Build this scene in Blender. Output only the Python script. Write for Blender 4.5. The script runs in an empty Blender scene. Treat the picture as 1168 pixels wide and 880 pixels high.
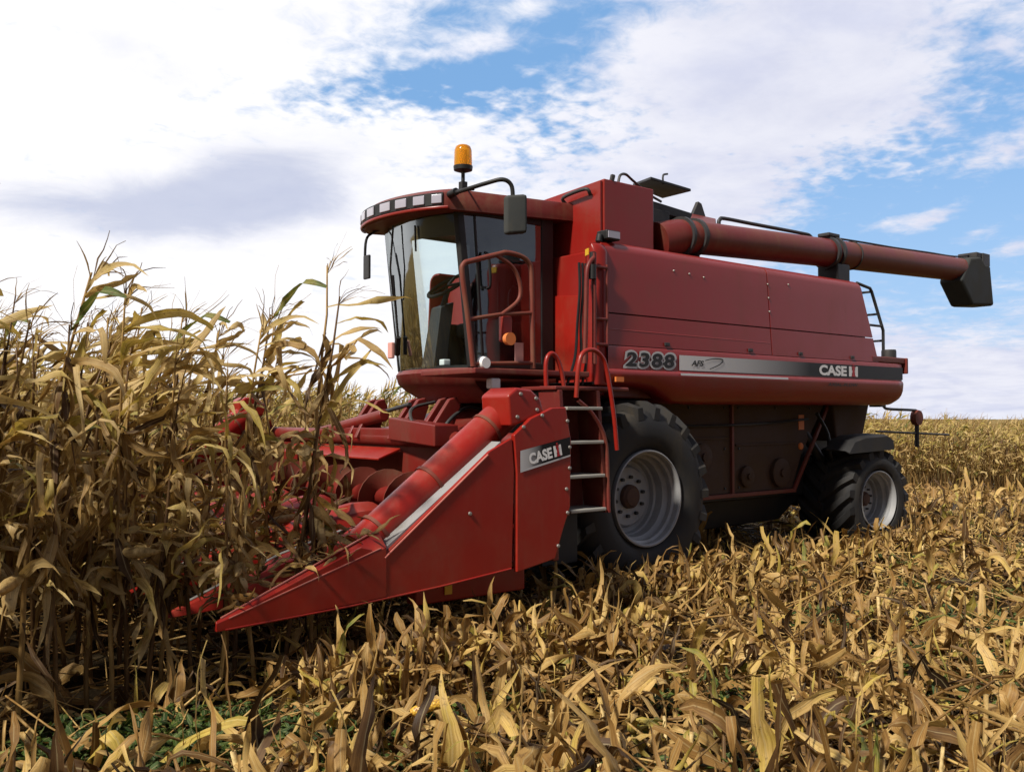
import bpy, math, random
import numpy as np
from mathutils import Vector, Matrix

S = bpy.context.scene
COL = S.collection
R = math.radians

# ------------------------------------------------------------------ camera, sky, sun, exposure
# world frame: X runs back along the combine, Y across it (away from the camera), Z up
CAM = Vector((-6.328, -5.872, 1.69))
FWD2 = Vector((0.6237, 0.7817, 0)).normalized()
RIGHT = Vector((0.7817, -0.6237, 0)).normalized()
PITCH = math.atan(32.0 / 1050.0)
FW = FWD2 * math.cos(PITCH) + Vector((0, 0, 1)) * math.sin(PITCH)
UP = -FWD2 * math.sin(PITCH) + Vector((0, 0, 1)) * math.cos(PITCH)
cd = bpy.data.cameras.new('camera')
cam = bpy.data.objects.new('camera', cd)
COL.objects.link(cam)
cam.matrix_world = Matrix(((RIGHT.x, UP.x, -FW.x, CAM.x), (RIGHT.y, UP.y, -FW.y, CAM.y),
                           (RIGHT.z, UP.z, -FW.z, CAM.z), (0, 0, 0, 1)))
cd.sensor_width = 36.0
cd.lens = 36.0 * 1050.0 / 1168.0
cd.clip_end = 6000
cd.clip_start = 0.05
cd.dof.use_dof = True
cd.dof.focus_distance = 8.6
cd.dof.aperture_fstop = 9.0
S.camera = cam

SUN_AZ = math.atan2(-0.14, -0.90)      # towards the sun: ahead of the machine and a little beyond it
SUN_EL = R(46)
SKY_STRENGTH = 0.088
SUN_ENERGY = 5.0
EXPOSURE = 0.22

sv = Vector((math.cos(SUN_AZ) * math.cos(SUN_EL), math.sin(SUN_AZ) * math.cos(SUN_EL), math.sin(SUN_EL)))
sl = bpy.data.lights.new('sun', 'SUN')
sl.energy = SUN_ENERGY
sl.angle = R(5)
sl.color = (1.0, 0.93, 0.82)
so = bpy.data.objects.new('sun', sl)
COL.objects.link(so)
so.rotation_euler = sv.to_track_quat('Z', 'Y').to_euler()
so.location = sv * 60

S.view_settings.view_transform = 'Standard'
S.view_settings.look = 'None'
S.view_settings.gamma = 1.0
S.view_settings.exposure = EXPOSURE
S.view_settings.use_curve_mapping = False


def sock(nt, v):
    return v


class NT:
    """small helper for node trees"""
    def __init__(self, nt):
        self.nt = nt

    def n(self, typ, **kw):
        nd = self.nt.nodes.new(typ)
        for k, v in kw.items():
            setattr(nd, k, v)
        return nd

    def put(self, inp, v):
        if hasattr(v, 'is_linked') or isinstance(v, bpy.types.NodeSocket):
            self.nt.links.new(v, inp)
        elif v is not None:
            if isinstance(v, (tuple, list)) and inp.type == 'RGBA' and len(v) == 3:
                v = (*v, 1)
            inp.default_value = v

    def math(self, op, a, b=None, c=None, clamp=False):
        nd = self.n('ShaderNodeMath', operation=op, use_clamp=clamp)
        self.put(nd.inputs[0], a)
        if b is not None:
            self.put(nd.inputs[1], b)
        if c is not None:
            self.put(nd.inputs[2], c)
        return nd.outputs[0]

    def vec(self, op, a, b=None):
        nd = self.n('ShaderNodeVectorMath', operation=op)
        self.put(nd.inputs[0], a)
        if b is not None:
            self.put(nd.inputs[1], b)
        return nd.outputs['Value'] if op in ('DOT_PRODUCT', 'LENGTH') else nd.outputs[0]

    def mix(self, f, a, b, typ='MIX'):
        nd = self.n('ShaderNodeMix', data_type='RGBA', blend_type=typ)
        nd.clamp_factor = True
        self.put(nd.inputs[0], f)
        self.put(nd.inputs[6], a)
        self.put(nd.inputs[7], b)
        return nd.outputs[2]

    def ramp(self, f, stops, interp='LINEAR'):
        nd = self.n('ShaderNodeValToRGB')
        nd.color_ramp.interpolation = interp
        el = nd.color_ramp.elements
        while len(el) < len(stops):
            el.new(0.5)
        for e, (p, c) in zip(el, stops):
            e.position = p
            e.color = (*c, 1) if len(c) == 3 else c
        self.put(nd.inputs[0], f)
        return nd.outputs[0]

    def rng(self, v, a, b, c=0.0, d=1.0, smooth=False):
        nd = self.n('ShaderNodeMapRange', interpolation_type='SMOOTHSTEP' if smooth else 'LINEAR')
        nd.clamp = True
        for i, x in enumerate((v, a, b, c, d)):
            self.put(nd.inputs[i], x)
        return nd.outputs[0]

    def noise(self, vec, scale, detail=4, rough=0.55, dist=0.0):
        nd = self.n('ShaderNodeTexNoise')
        if vec is not None:
            self.put(nd.inputs['Vector'], vec)
        nd.inputs['Scale'].default_value = scale
        nd.inputs['Detail'].default_value = detail
        nd.inputs['Roughness'].default_value = rough
        nd.inputs['Distortion'].default_value = dist
        return nd.outputs['Fac']


def sky_dir(az_px, y_px):
    """a fixed compass direction of the sky, used only to say where banks of cloud stand"""
    d = FW + RIGHT * ((az_px - 584) / 1050.0) + UP * ((440 - y_px) / 1050.0)
    return d.normalized()


wld = bpy.data.worlds.new('World')
S.world = wld
wld.use_nodes = True
wt = wld.node_tree
wt.nodes.clear()
N = NT(wt)
sky = N.n('ShaderNodeTexSky', sky_type='NISHITA')
sky.sun_disc = False
sky.sun_elevation = SUN_EL
sky.sun_rotation = math.atan2(sv.x, sv.y)
sky.air_density = 1.0
sky.dust_density = 1.2
sky.ozone_density = 1.5
tc = N.n('ShaderNodeTexCoord')
D = N.vec('NORMALIZE', tc.outputs['Generated'])


def blob(ax, ay, sx, sy, rot=0.0, power=1.0):
    c = sky_dir(ax, ay)
    t1 = c.cross(Vector((0, 0, 1))).normalized()
    t2 = t1.cross(c).normalized()
    a = R(rot)
    u1 = t1 * math.cos(a) + t2 * math.sin(a)
    u2 = -t1 * math.sin(a) + t2 * math.cos(a)
    p = N.vec('DOT_PRODUCT', D, tuple(u1))
    q = N.vec('DOT_PRODUCT', D, tuple(u2))
    fr = N.vec('DOT_PRODUCT', D, tuple(c))
    p = N.math('DIVIDE', p, sx / 1050.0)
    q = N.math('DIVIDE', q, sy / 1050.0)
    e = N.math('ADD', N.math('MULTIPLY', p, p), N.math('MULTIPLY', q, q))
    g = N.math('EXPONENT', N.math('MULTIPLY', e, -1.0))
    return N.math('MULTIPLY', g, N.math('GREATER_THAN', fr, 0.0))


def addall(items):
    acc = None
    for w, b in items:
        t = N.math('MULTIPLY', b, w)
        acc = t if acc is None else N.math('ADD', acc, t)
    return acc


# clouds live on a layer overhead: perspective comes from dividing by height
sepd = N.n('ShaderNodeSeparateXYZ')
N.put(sepd.inputs[0], D)
hgt = N.math('ADD', N.math('MAXIMUM', sepd.outputs[2], 0.0), 0.16)
comb = N.n('ShaderNodeCombineXYZ')
N.put(comb.inputs[0], N.math('DIVIDE', sepd.outputs[0], hgt))
N.put(comb.inputs[1], N.math('DIVIDE', sepd.outputs[1], hgt))
P = comb.outputs[0]
big = N.noise(P, 1.3, 5, 0.55, 0.3)
mid = N.noise(P, 5.5, 6, 0.6, 0.25)
fine = N.noise(P, 15.0, 5, 0.62, 0.5)
blue_mask = addall([
    (0.85, blob(600, 25, 150, 50, 4)), (0.42, blob(440, 105, 150, 26, 8)), (0.40, blob(560, 95, 110, 34, 0)),
    (0.85, blob(1130, 235, 150, 75, 0)), (0.65, blob(1010, 290, 170, 50, 0)), (0.50, blob(1150, 80, 80, 90, 0)),
    (0.3, blob(960, 210, 70, 50, 20)), (0.55, blob(1120, 370, 160, 40, 0)),
    (0.20, blob(620, 190, 160, 40, 10)), (0.16, blob(700, 130, 170, 50, 0)), (-0.25, blob(850, 120, 150, 90, 0)), (-0.3, blob(760, 230, 120, 50, 0)),
    (-0.95, blob(1062, 250, 40, 13, 17)), (-0.7, blob(1135, 180, 55, 16, 14)), (-0.7, blob(1120, 265, 32, 12, 18)),
    (-0.8, blob(1160, 280, 30, 10, 10)), (-0.5, blob(1010, 255, 30, 8, 15)),
    (-0.7, blob(545, 50, 50, 14, 10)), (-0.4, blob(600, 10, 30, 12, 0))])
dens = N.math('ADD', N.math('MULTIPLY', big, 0.35), N.math('ADD', N.math('MULTIPLY', mid, 0.55), N.math('MULTIPLY', fine, 0.55)))
dens = N.math('SUBTRACT', dens, 0.36)
cells = N.noise(P, 21.0, 3, 0.5, 0.2)
spk = addall([(1.0, blob(640, 160, 170, 60, 0)), (0.8, blob(440, 105, 170, 45, 6)), (0.8, blob(960, 190, 150, 60, 0)), (0.6, blob(1120, 60, 90, 90, 0))])
dens = N.math('SUBTRACT', dens, N.math('MULTIPLY', spk, N.math('MULTIPLY', N.math('SUBTRACT', cells, 0.40), 0.95)))
dens = N.math('SUBTRACT', dens, N.math('MULTIPLY', blue_mask, 0.62))
# thin veil of haze towards the horizon
low = N.rng(sepd.outputs[2], 0.0, 0.13, 1.0, 0.0, True)
dens = N.math('ADD', dens, N.math('MULTIPLY', low, 0.25))
cover = N.rng(dens, -0.16, 0.30, 0.0, 1.0, True)
grey = addall([(0.95, blob(312, 206, 92, 42, 8)), (0.95, blob(215, 235, 130, 36, 4)), (0.5, blob(60, 240, 120, 32, 0)),
               (0.42, blob(150, 62, 75, 26, -12)), (0.16, blob(860, 90, 190, 90, 0)), (0.14, blob(1010, 60, 150, 60, 0)),
               (0.14, blob(700, 250, 160, 60, 0))])
gtex = N.math('ADD', N.math('MULTIPLY', mid, 0.9), 0.5)
gt2 = N.noise(P, 2.6, 7, 0.62, 0.6)
grey = N.math('ADD', N.math('MULTIPLY', grey, 0.95), N.math('MULTIPLY', N.math('MULTIPLY', N.math('SUBTRACT', gt2, 0.5), 1.7), N.math('MINIMUM', N.math('MULTIPLY', grey, 1.6), 0.8)))
gsh = N.rng(grey, 0.02, 1.05, 0.0, 1.0, True)
lum = N.mix(gsh, (10.5, 10.4, 10.6), (6.2, 6.6, 8.1))
# less light from the clouds over the right, away from the sun
rr = N.vec('DOT_PRODUCT', D, tuple(RIGHT))
lum = N.mix(N.rng(rr, -0.12, 0.25, 0.0, 0.85, True), lum, N.mix(1.0, lum, (0.75, 0.77, 0.86), 'MULTIPLY'))
soft = N.noise(P, 3.2, 5, 0.6, 0.4)
lum = N.mix(N.math('MULTIPLY', N.rng(soft, 0.42, 0.66, 0.0, 0.6, True), N.rng(rr, -0.35, 0.05)), lum, N.mix(1.0, lum, (0.80, 0.83, 0.93), 'MULTIPLY'))
lum = N.mix(N.math('MULTIPLY', N.rng(mid, 0.35, 0.62, 0.35, 0.0), N.rng(rr, -0.65, 0.0)), lum, N.mix(1.0, lum, (0.72, 0.75, 0.85), 'MULTIPLY'))
skyc = N.mix(1.0, sky.outputs[0], (0.85, 0.90, 0.97), 'MULTIPLY')
skyc = N.mix(0.60, skyc, (2.7, 5.6, 10.0))
skyc = N.mix(N.rng(sepd.outputs[2], 0.0, 0.32, 0.6, 0.0), skyc, (5.4, 7.3, 9.9))
colr = N.mix(cover, skyc, lum)
# unseen sky behind the camera dimmed, to deepen shade on the near side
bk_ = N.vec('DOT_PRODUCT', D, tuple(FWD2))
colr = N.mix(N.rng(bk_, 0.35, -0.35, 0.0, 1.0, True), colr, N.mix(1.0, colr, (0.24, 0.25, 0.28), 'MULTIPLY'))
colr = N.mix(N.rng(sepd.outputs[2], 0.55, 0.9, 0.0, 1.0, True), colr, N.mix(1.0, colr, (0.45, 0.48, 0.56), 'MULTIPLY'))  # unseen sky overhead dimmed too, for less fill light
bg = N.n('ShaderNodeBackground')
N.put(bg.inputs[0], colr)
bg.inputs[1].default_value = SKY_STRENGTH
wo = N.n('ShaderNodeOutputWorld')
wt.links.new(bg.outputs[0], wo.inputs[0])

# ------------------------------------------------------------------ materials
def new_mat(name):
    m = bpy.data.materials.new(name)
    m.use_nodes = True
    nt = m.node_tree
    b = nt.nodes['Principled BSDF']
    return m, NT(nt), b


def paint(name, col, rough=0.35, metallic=0.0, dust=0.25, dustcol=(0.20, 0.13, 0.07), coat=0.3, scale=2.0, bump=0.0):
    m, n, b = new_mat(name)
    t = n.n('ShaderNodeTexCoord')
    o = t.outputs['Object']
    a = n.noise(o, scale, 6, 0.6)
    c = n.noise(o, scale * 14, 4, 0.65)
    f = n.math('MULTIPLY', n.rng(a, 0.40, 0.75, 0, 1, True), n.rng(c, 0.3, 0.7, 0.35, 1.0))
    f = n.math('MULTIPLY', f, dust)
    sp_ = n.noise(o, scale * 45, 3, 0.7)
    f = n.math('ADD', f, n.math('MULTIPLY', n.rng(sp_, 0.66, 0.74), 0.35 * dust), clamp=True)
    mp = n.n('ShaderNodeMapping')
    mp.inputs['Scale'].default_value = (1.0, 1.0, 0.12)
    n.put(mp.inputs['Vector'], o)
    runs = n.noise(mp.outputs[0], 9.0, 4, 0.6)
    f = n.math('ADD', f, n.math('MULTIPLY', n.rng(runs, 0.52, 0.72), 0.45 * dust), clamp=True)
    n.put(b.inputs['Base Color'], n.mix(f, col, dustcol))
    b.inputs['Specular IOR Level'].default_value = 0.38
    n.put(b.inputs['Roughness'], n.math('ADD', n.math('MULTIPLY', f, 0.5), n.math('MULTIPLY_ADD', c, 0.14, rough - 0.07)))
    b.inputs['Metallic'].default_value = metallic
    b.inputs['Coat Weight'].default_value = coat
    b.inputs['Coat Roughness'].default_value = 0.22
    bp = n.n('ShaderNodeBump')
    bp.inputs['Strength'].default_value = 0.16 + bump
    bp.inputs['Distance'].default_value = 0.02
    n.put(bp.inputs['Height'], n.noise(o, 1.7, 3, 0.5))
    n.put(b.inputs['Normal'], bp.outputs[0])
    return m


HEADSHADE = paint('shaded_header_red', (0.15, 0.010, 0.007), 0.42, dust=0.5, dustcol=(0.09, 0.045, 0.025), coat=0.05)  # shade put into the red of the head's interior and feeder house
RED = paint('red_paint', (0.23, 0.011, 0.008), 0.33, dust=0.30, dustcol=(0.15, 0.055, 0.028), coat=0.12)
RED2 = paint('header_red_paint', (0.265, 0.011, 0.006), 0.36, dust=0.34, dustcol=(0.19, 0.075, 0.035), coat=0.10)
MAROON = paint('dull_red_paint', (0.135, 0.014, 0.011), 0.5, dust=0.4, coat=0.05)
RUST = paint('worn_red_metal', (0.16, 0.03, 0.018), 0.55, dust=0.6, dustcol=(0.15, 0.09, 0.05), coat=0.0, scale=5)
BROWN = paint('muddy_panel', (0.055, 0.026, 0.014), 0.7, dust=0.8, dustcol=(0.085, 0.055, 0.028), coat=0.0, scale=2.6)
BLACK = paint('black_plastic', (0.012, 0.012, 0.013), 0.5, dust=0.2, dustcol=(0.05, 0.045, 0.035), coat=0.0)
DARK = paint('dark_steel', (0.03, 0.03, 0.032), 0.5, dust=0.4, dustcol=(0.07, 0.055, 0.04), coat=0.0)
GREY = paint('dark_grey_guard', (0.028, 0.032, 0.033), 0.7, dust=0.6, dustcol=(0.07, 0.066, 0.055), coat=0.0, scale=4)
RUBBER = paint('tyre_rubber', (0.014, 0.014, 0.015), 0.72, dust=0.6, dustcol=(0.065, 0.052, 0.036), coat=0.0, scale=3, bump=0.2)
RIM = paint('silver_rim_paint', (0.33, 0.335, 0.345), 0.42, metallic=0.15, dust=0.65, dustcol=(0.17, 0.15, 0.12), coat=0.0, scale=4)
STEEL = paint('bare_steel', (0.35, 0.34, 0.32), 0.42, metallic=0.6, dust=0.3, coat=0.0, scale=6)
TREAD = paint('worn_step_steel', (0.33, 0.32, 0.29), 0.55, metallic=0.2, dust=0.3, coat=0.0, scale=9)
HUB = paint('rusty_hub', (0.075, 0.035, 0.025), 0.7, dust=0.5, coat=0.0, scale=9)
WHITE = paint('white_lettering', (0.80, 0.80, 0.80), 0.45, dust=0.08, coat=0.0)
SILVER = paint('silver_sticker', (0.50, 0.50, 0.52), 0.4, dust=0.12, coat=0.0)
INK = paint('black_lettering', (0.010, 0.010, 0.011), 0.45, dust=0.05, coat=0.0)
LOGORED = paint('logo_red', (0.42, 0.015, 0.02), 0.45, dust=0.0, coat=0.0)
YELLOW = paint('yellow_sticker', (0.70, 0.42, 0.03), 0.5, dust=0.15, coat=0.0)
ORANGE = paint('orange_sticker', (0.65, 0.18, 0.04), 0.5, dust=0.2, coat=0.0)
PINK = paint('pale_warning_label', (0.62, 0.30, 0.26), 0.5, dust=0.1, coat=0.0)
WORN_HIGHLIGHT = paint('worn_highlight_red', (0.50, 0.14, 0.11), 0.4, dust=0.5, dustcol=(0.30, 0.26, 0.23), coat=0.0, scale=8)  # pale red carrying edge highlights as well as wear
LENS = paint('headlamp_lens', (0.40, 0.39, 0.46), 0.15, dust=0.1, coat=0.8)
CLOTH = paint('dark_seat_cloth', (0.018, 0.020, 0.021), 0.85, dust=0.15, coat=0.0)
SCREEN = paint('grey_headliner', (0.06, 0.062, 0.06), 0.8, dust=0.1, coat=0.0)

AMBER, n_, b_ = new_mat('amber_plastic')
b_.inputs['Base Color'].default_value = (0.80, 0.33, 0.02, 1)
b_.inputs['Roughness'].default_value = 0.15
b_.inputs['Transmission Weight'].default_value = 0.55
b_.inputs['IOR'].default_value = 1.3

def glass_mat(name, tint, refl=0.09):
    m, n, b = new_mat(name)
    n.nt.nodes.remove(b)
    tr = n.n('ShaderNodeBsdfTransparent')
    tr.inputs[0].default_value = (*tint, 1)
    gl = n.n('ShaderNodeBsdfGlossy')
    gl.inputs[0].default_value = (0.9, 0.95, 0.95, 1)
    gl.inputs['Roughness'].default_value = 0.04
    lw = n.n('ShaderNodeLayerWeight')
    lw.inputs[0].default_value = 0.28
    t = n.n('ShaderNodeTexCoord')
    bp = n.n('ShaderNodeBump')
    bp.inputs['Strength'].default_value = 0.12
    bp.inputs['Distance'].default_value = 0.05
    n.put(bp.inputs['Height'], n.noise(t.outputs['Object'], 2.0, 2, 0.5))
    n.put(gl.inputs['Normal'], bp.outputs[0])
    mx = n.n('ShaderNodeMixShader')
    n.put(mx.inputs[0], n.math('ADD', n.math('MULTIPLY', lw.outputs['Fresnel'], 0.36), refl, clamp=True))
    n.nt.links.new(tr.outputs[0], mx.inputs[1])
    n.nt.links.new(gl.outputs[0], mx.inputs[2])
    n.nt.links.new(mx.outputs[0], n.nt.nodes['Material Output'].inputs[0])
    return m

GLASS = glass_mat('cab_windscreen_glass', (0.84, 0.92, 0.93), 0.02)
GLASS2 = glass_mat('tinted_door_glass', (0.60, 0.70, 0.70), 0.17)

# stripe whose ink runs from silver to black along its length
def stripe_mat(name, x0, x1):
    m, n, b = new_mat(name)
    t = n.n('ShaderNodeNewGeometry')
    s = n.n('ShaderNodeSeparateXYZ')
    n.put(s.inputs[0], t.outputs['Position'])
    f = n.rng(s.outputs[0], x0, x1)
    n.put(b.inputs['Base Color'], n.ramp(f, [(0.0, (0.62, 0.62, 0.63)), (0.45, (0.42, 0.42, 0.43)), (1.0, (0.008, 0.008, 0.009))]))
    b.inputs['Roughness'].default_value = 0.4
    b.inputs['Specular IOR Level'].default_value = 0.25
    return m

STRIPE = stripe_mat('fading_stripe', 0.6, 2.75)
STRIPE2 = stripe_mat('fading_fender_decal', -2.34, -2.10)

def leaf_mat(name, stops, trans=0.35, objrand=0.12):
    m, n, b = new_mat(name)
    at = n.n('ShaderNodeAttribute', attribute_name='luv')
    s = n.n('ShaderNodeSeparateXYZ')
    n.put(s.inputs[0], at.outputs['Vector'])
    u, v, tint = s.outputs
    oi = n.n('ShaderNodeObjectInfo')
    t = n.n('ShaderNodeTexCoord')
    cb = n.n('ShaderNodeCombineXYZ')
    n.put(cb.inputs[0], n.math('MULTIPLY', u, 16.0))
    n.put(cb.inputs[1], n.math('MULTIPLY', v, 1.6))
    n.put(cb.inputs[2], n.math('MULTIPLY', tint, 91.0))
    streak = n.noise(cb.outputs[0], 1.0, 4, 0.6)
    blot = n.noise(t.outputs['Object'], 9.0, 5, 0.6)
    tt = n.math('ADD', tint, n.math('MULTIPLY', n.math('SUBTRACT', oi.outputs['Random'], 0.5), objrand))
    tt = n.math('ADD', tt, n.math('MULTIPLY', n.math('SUBTRACT', blot, 0.5), 0.34), clamp=True)
    col = n.ramp(tt, stops)
    col = n.mix(n.rng(streak, 0.38, 0.62, 0.0, 0.75), col, n.mix(1.0, col, (0.48, 0.40, 0.30), 'MULTIPLY'))
    rib = n.math('ABSOLUTE', n.math('SUBTRACT', u, 0.5))
    col = n.mix(n.rng(rib, 0.0, 0.07, 0.45, 0.0), col, (0.55, 0.45, 0.24))
    spots = n.noise(t.outputs['Object'], 38.0, 3, 0.6)
    col = n.mix(n.rng(spots, 0.60, 0.72, 0.0, 0.6), col, (0.10, 0.055, 0.025))
    n.put(b.inputs['Base Color'], col)
    b.inputs['Roughness'].default_value = 0.58
    b.inputs['Specular IOR Level'].default_value = 0.35
    bp = n.n('ShaderNodeBump')
    bp.inputs['Strength'].default_value = 0.5
    bp.inputs['Distance'].default_value = 0.004
    n.put(bp.inputs['Height'], streak)
    n.put(b.inputs['Normal'], bp.outputs[0])
    tl = n.n('ShaderNodeBsdfTranslucent')
    n.put(tl.inputs[0], n.mix(1.0, col, (1.0, 0.92, 0.7), 'MULTIPLY'))
    mx = n.n('ShaderNodeMixShader')
    mx.inputs[0].default_value = trans
    n.nt.links.new(b.outputs[0], mx.inputs[1])
    n.nt.links.new(tl.outputs[0], mx.inputs[2])
    n.nt.links.new(mx.outputs[0], n.nt.nodes['Material Output'].inputs[0])
    return m

DRY = [(0.0, (0.055, 0.030, 0.014)), (0.25, (0.14, 0.075, 0.027)), (0.5, (0.42, 0.27, 0.09)),
       (0.72, (0.74, 0.57, 0.27)), (0.86, (0.56, 0.44, 0.11)), (1.0, (0.12, 0.17, 0.04))]
STRAW = [(0.0, (0.030, 0.016, 0.007)), (0.25, (0.12, 0.062, 0.021)), (0.5, (0.37, 0.210, 0.060)),
         (0.75, (0.72, 0.50, 0.19)), (0.88, (0.60, 0.45, 0.09)), (1.0, (0.16, 0.20, 0.045))]
LEAF = leaf_mat('dry_corn_leaf', DRY)
LITTER = leaf_mat('corn_litter_leaf', STRAW, 0.25, 0.0)
STALK = leaf_mat('dry_corn_stalk', DRY, 0.0)
WEED = leaf_mat('green_weed_leaf', [(0, (0.018, 0.045, 0.008)), (0.5, (0.045, 0.10, 0.014)), (1, (0.11, 0.16, 0.025))], 0.25, 0.0)

SOIL, n, b = new_mat('dark_soil')
t = n.n('ShaderNodeTexCoord')
o = t.outputs['Object']
a1 = n.noise(o, 0.9, 6, 0.6)
a2 = n.noise(o, 14, 6, 0.7)
c = n.ramp(n.math('ADD', n.math('MULTIPLY', a1, 0.5), n.math('MULTIPLY', a2, 0.5)),
           [(0.3, (0.010, 0.007, 0.004)), (0.52, (0.028, 0.019, 0.010)), (0.7, (0.065, 0.045, 0.022))])
geo = n.n('ShaderNodeNewGeometry')
dist = n.vec('LENGTH', n.vec('SUBTRACT', geo.outputs['Position'], (1.0, 1.0, 0.0)))
straw = n.ramp(n.noise(o, 3.0, 8, 0.75), [(0.3, (0.07, 0.05, 0.02)), (0.5, (0.24, 0.17, 0.06)), (0.7, (0.42, 0.31, 0.12))])
n.put(b.inputs['Base Color'], n.mix(n.rng(dist, 12.0, 24.0, 0.0, 0.85), c, straw))
b.inputs['Roughness'].default_value = 1.0
b.inputs['Specular IOR Level'].default_value = 0.05
bp = n.n('ShaderNodeBump')
bp.inputs['Strength'].default_value = 0.9
bp.inputs['Distance'].default_value = 0.06
n.put(bp.inputs['Height'], a2)
n.put(b.inputs['Normal'], bp.outputs[0])

# ------------------------------------------------------------------ mesh helpers
class MB:
    def __init__(self):
        self.v, self.f = [], []

    def add(self, v, f):
        o = len(self.v)
        self.v += [tuple(map(float, p)) for p in v]
        self.f += [tuple(i + o for i in q) for q in f]
        return self

    def box(self, x0, x1, y0, y1, z0, z1):
        v = [(x, y, z) for z in (z0, z1) for y in (y0, y1) for x in (x0, x1)]
        return self.add(v, [(0, 2, 3, 1), (4, 5, 7, 6), (0, 1, 5, 4), (2, 6, 7, 3), (0, 4, 6, 2), (1, 3, 7, 5)])

    def hexa(self, bottom, top):
        return self.add(list(bottom) + list(top), [(3, 2, 1, 0), (4, 5, 6, 7), (0, 1, 5, 4), (1, 2, 6, 5), (2, 3, 7, 6), (3, 0, 4, 7)])

    def prism(self, poly, ax, a, b):
        """poly of 2-tuples in the two other axes, extruded along ax from a to b"""
        def p3(p, t):
            return {'x': (t, p[0], p[1]), 'y': (p[0], t, p[1]), 'z': (p[0], p[1], t)}[ax]
        n = len(poly)
        v = [p3(p, a) for p in poly] + [p3(p, b) for p in poly]
        f = [tuple(range(n - 1, -1, -1)), tuple(range(n, 2 * n))]
        f += [(i, (i + 1) % n, n + (i + 1) % n, n + i) for i in range(n)]
        return self.add(v, f)

    def tube(self, pts, r, seg=10, cap=True):
        pts = [Vector(p) for p in pts]
        rs = r if isinstance(r, (list, tuple)) else [r] * len(pts)
        v, f = [], []
        prev = None
        for i, p in enumerate(pts):
            d = (pts[min(i + 1, len(pts) - 1)] - pts[max(i - 1, 0)]).normalized()
            if prev is None:
                a = d.cross(Vector((0, 0, 1)))
                if a.length < 1e-3:
                    a = d.cross(Vector((0, 1, 0)))
                a.normalize()
            else:
                a = (prev - d * prev.dot(d)).normalized()
            prev = a
            b2 = d.cross(a)
            for k in range(seg):
                t = 2 * math.pi * k / seg
                v.append(p + (a * math.cos(t) + b2 * math.sin(t)) * rs[i])
        for i in range(len(pts) - 1):
            for k in range(seg):
                k2 = (k + 1) % seg
                f.append((i * seg + k, i * seg + k2, (i + 1) * seg + k2, (i + 1) * seg + k))
        if cap:
            f.append(tuple(range(seg - 1, -1, -1)))
            f.append(tuple(range((len(pts) - 1) * seg, len(pts) * seg)))
        return self.add(v, f)

    def lathe(self, prof, c, ax='y', seg=48, sign=1):
        """prof: list of (offset along axis, radius)"""
        v, f = [], []
        for (h, r) in prof:
            for k in range(seg):
                t = 2 * math.pi * k / seg
                p, q = r * math.cos(t), r * math.sin(t)
                v.append({'y': (c[0] + p, c[1] + sign * h, c[2] + q), 'z': (c[0] + p, c[1] + q, c[2] + h),
                          'x': (c[0] + sign * h, c[1] + p, c[2] + q)}[ax])
        for i in range(len(prof) - 1):
            for k in range(seg):
                k2 = (k + 1) % seg
                f.append((i * seg + k, i * seg + k2, (i + 1) * seg + k2, (i + 1) * seg + k))
        return self.add(v, f)

    def grid(self, rows):
        """rows of equal-length point lists"""
        m = len(rows[0])
        v = [p for r_ in rows for p in r_]
        f = [(i * m + j, i * m + j + 1, (i + 1) * m + j + 1, (i + 1) * m + j) for i in range(len(rows) - 1) for j in range(m - 1)]
        return self.add(v, f)

    def loft(self, rings, cap=True):
        m = len(rings[0])
        v = [p for r_ in rings for p in r_]
        f = [(i * m + j, i * m + (j + 1) % m, (i + 1) * m + (j + 1) % m, (i + 1) * m + j) for i in range(len(rings) - 1) for j in range(m)]
        if cap:
            f.append(tuple(range(m - 1, -1, -1)))
            f.append(tuple(range((len(rings) - 1) * m, len(rings) * m)))
        return self.add(v, f)

    def turn(self, piv, ang):
        c_, s_ = math.cos(ang), math.sin(ang)
        self.v = [(piv[0] + (x - piv[0]) * c_ - (y - piv[1]) * s_, piv[1] + (x - piv[0]) * s_ + (y - piv[1]) * c_, z) for x, y, z in self.v]
        return self

    def shift(self, dx, dy, dz):
        self.v = [(x + dx, y + dy, z + dz) for x, y, z in self.v]
        return self

    def mirror(self, yc):
        self.v = [(x, 2 * yc - y, z) for x, y, z in self.v]
        self.f = [tuple(reversed(q)) for q in self.f]
        return self


def curve_pts(pts, n=6):
    """Catmull-Rom through pts"""
    P_ = [Vector(p) for p in pts]
    P_ = [P_[0] * 2 - P_[1]] + P_ + [P_[-1] * 2 - P_[-2]]
    out = []
    for i in range(1, len(P_) - 2):
        for k in range(n):
            t = k / n
            a, b2, c_, d = P_[i - 1:i + 3]
            out.append(0.5 * ((2 * b2) + (c_ - a) * t + (2 * a - 5 * b2 + 4 * c_ - d) * t * t + (3 * b2 - a - 3 * c_ + d) * t ** 3))
    out.append(P_[-2])
    return out


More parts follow.
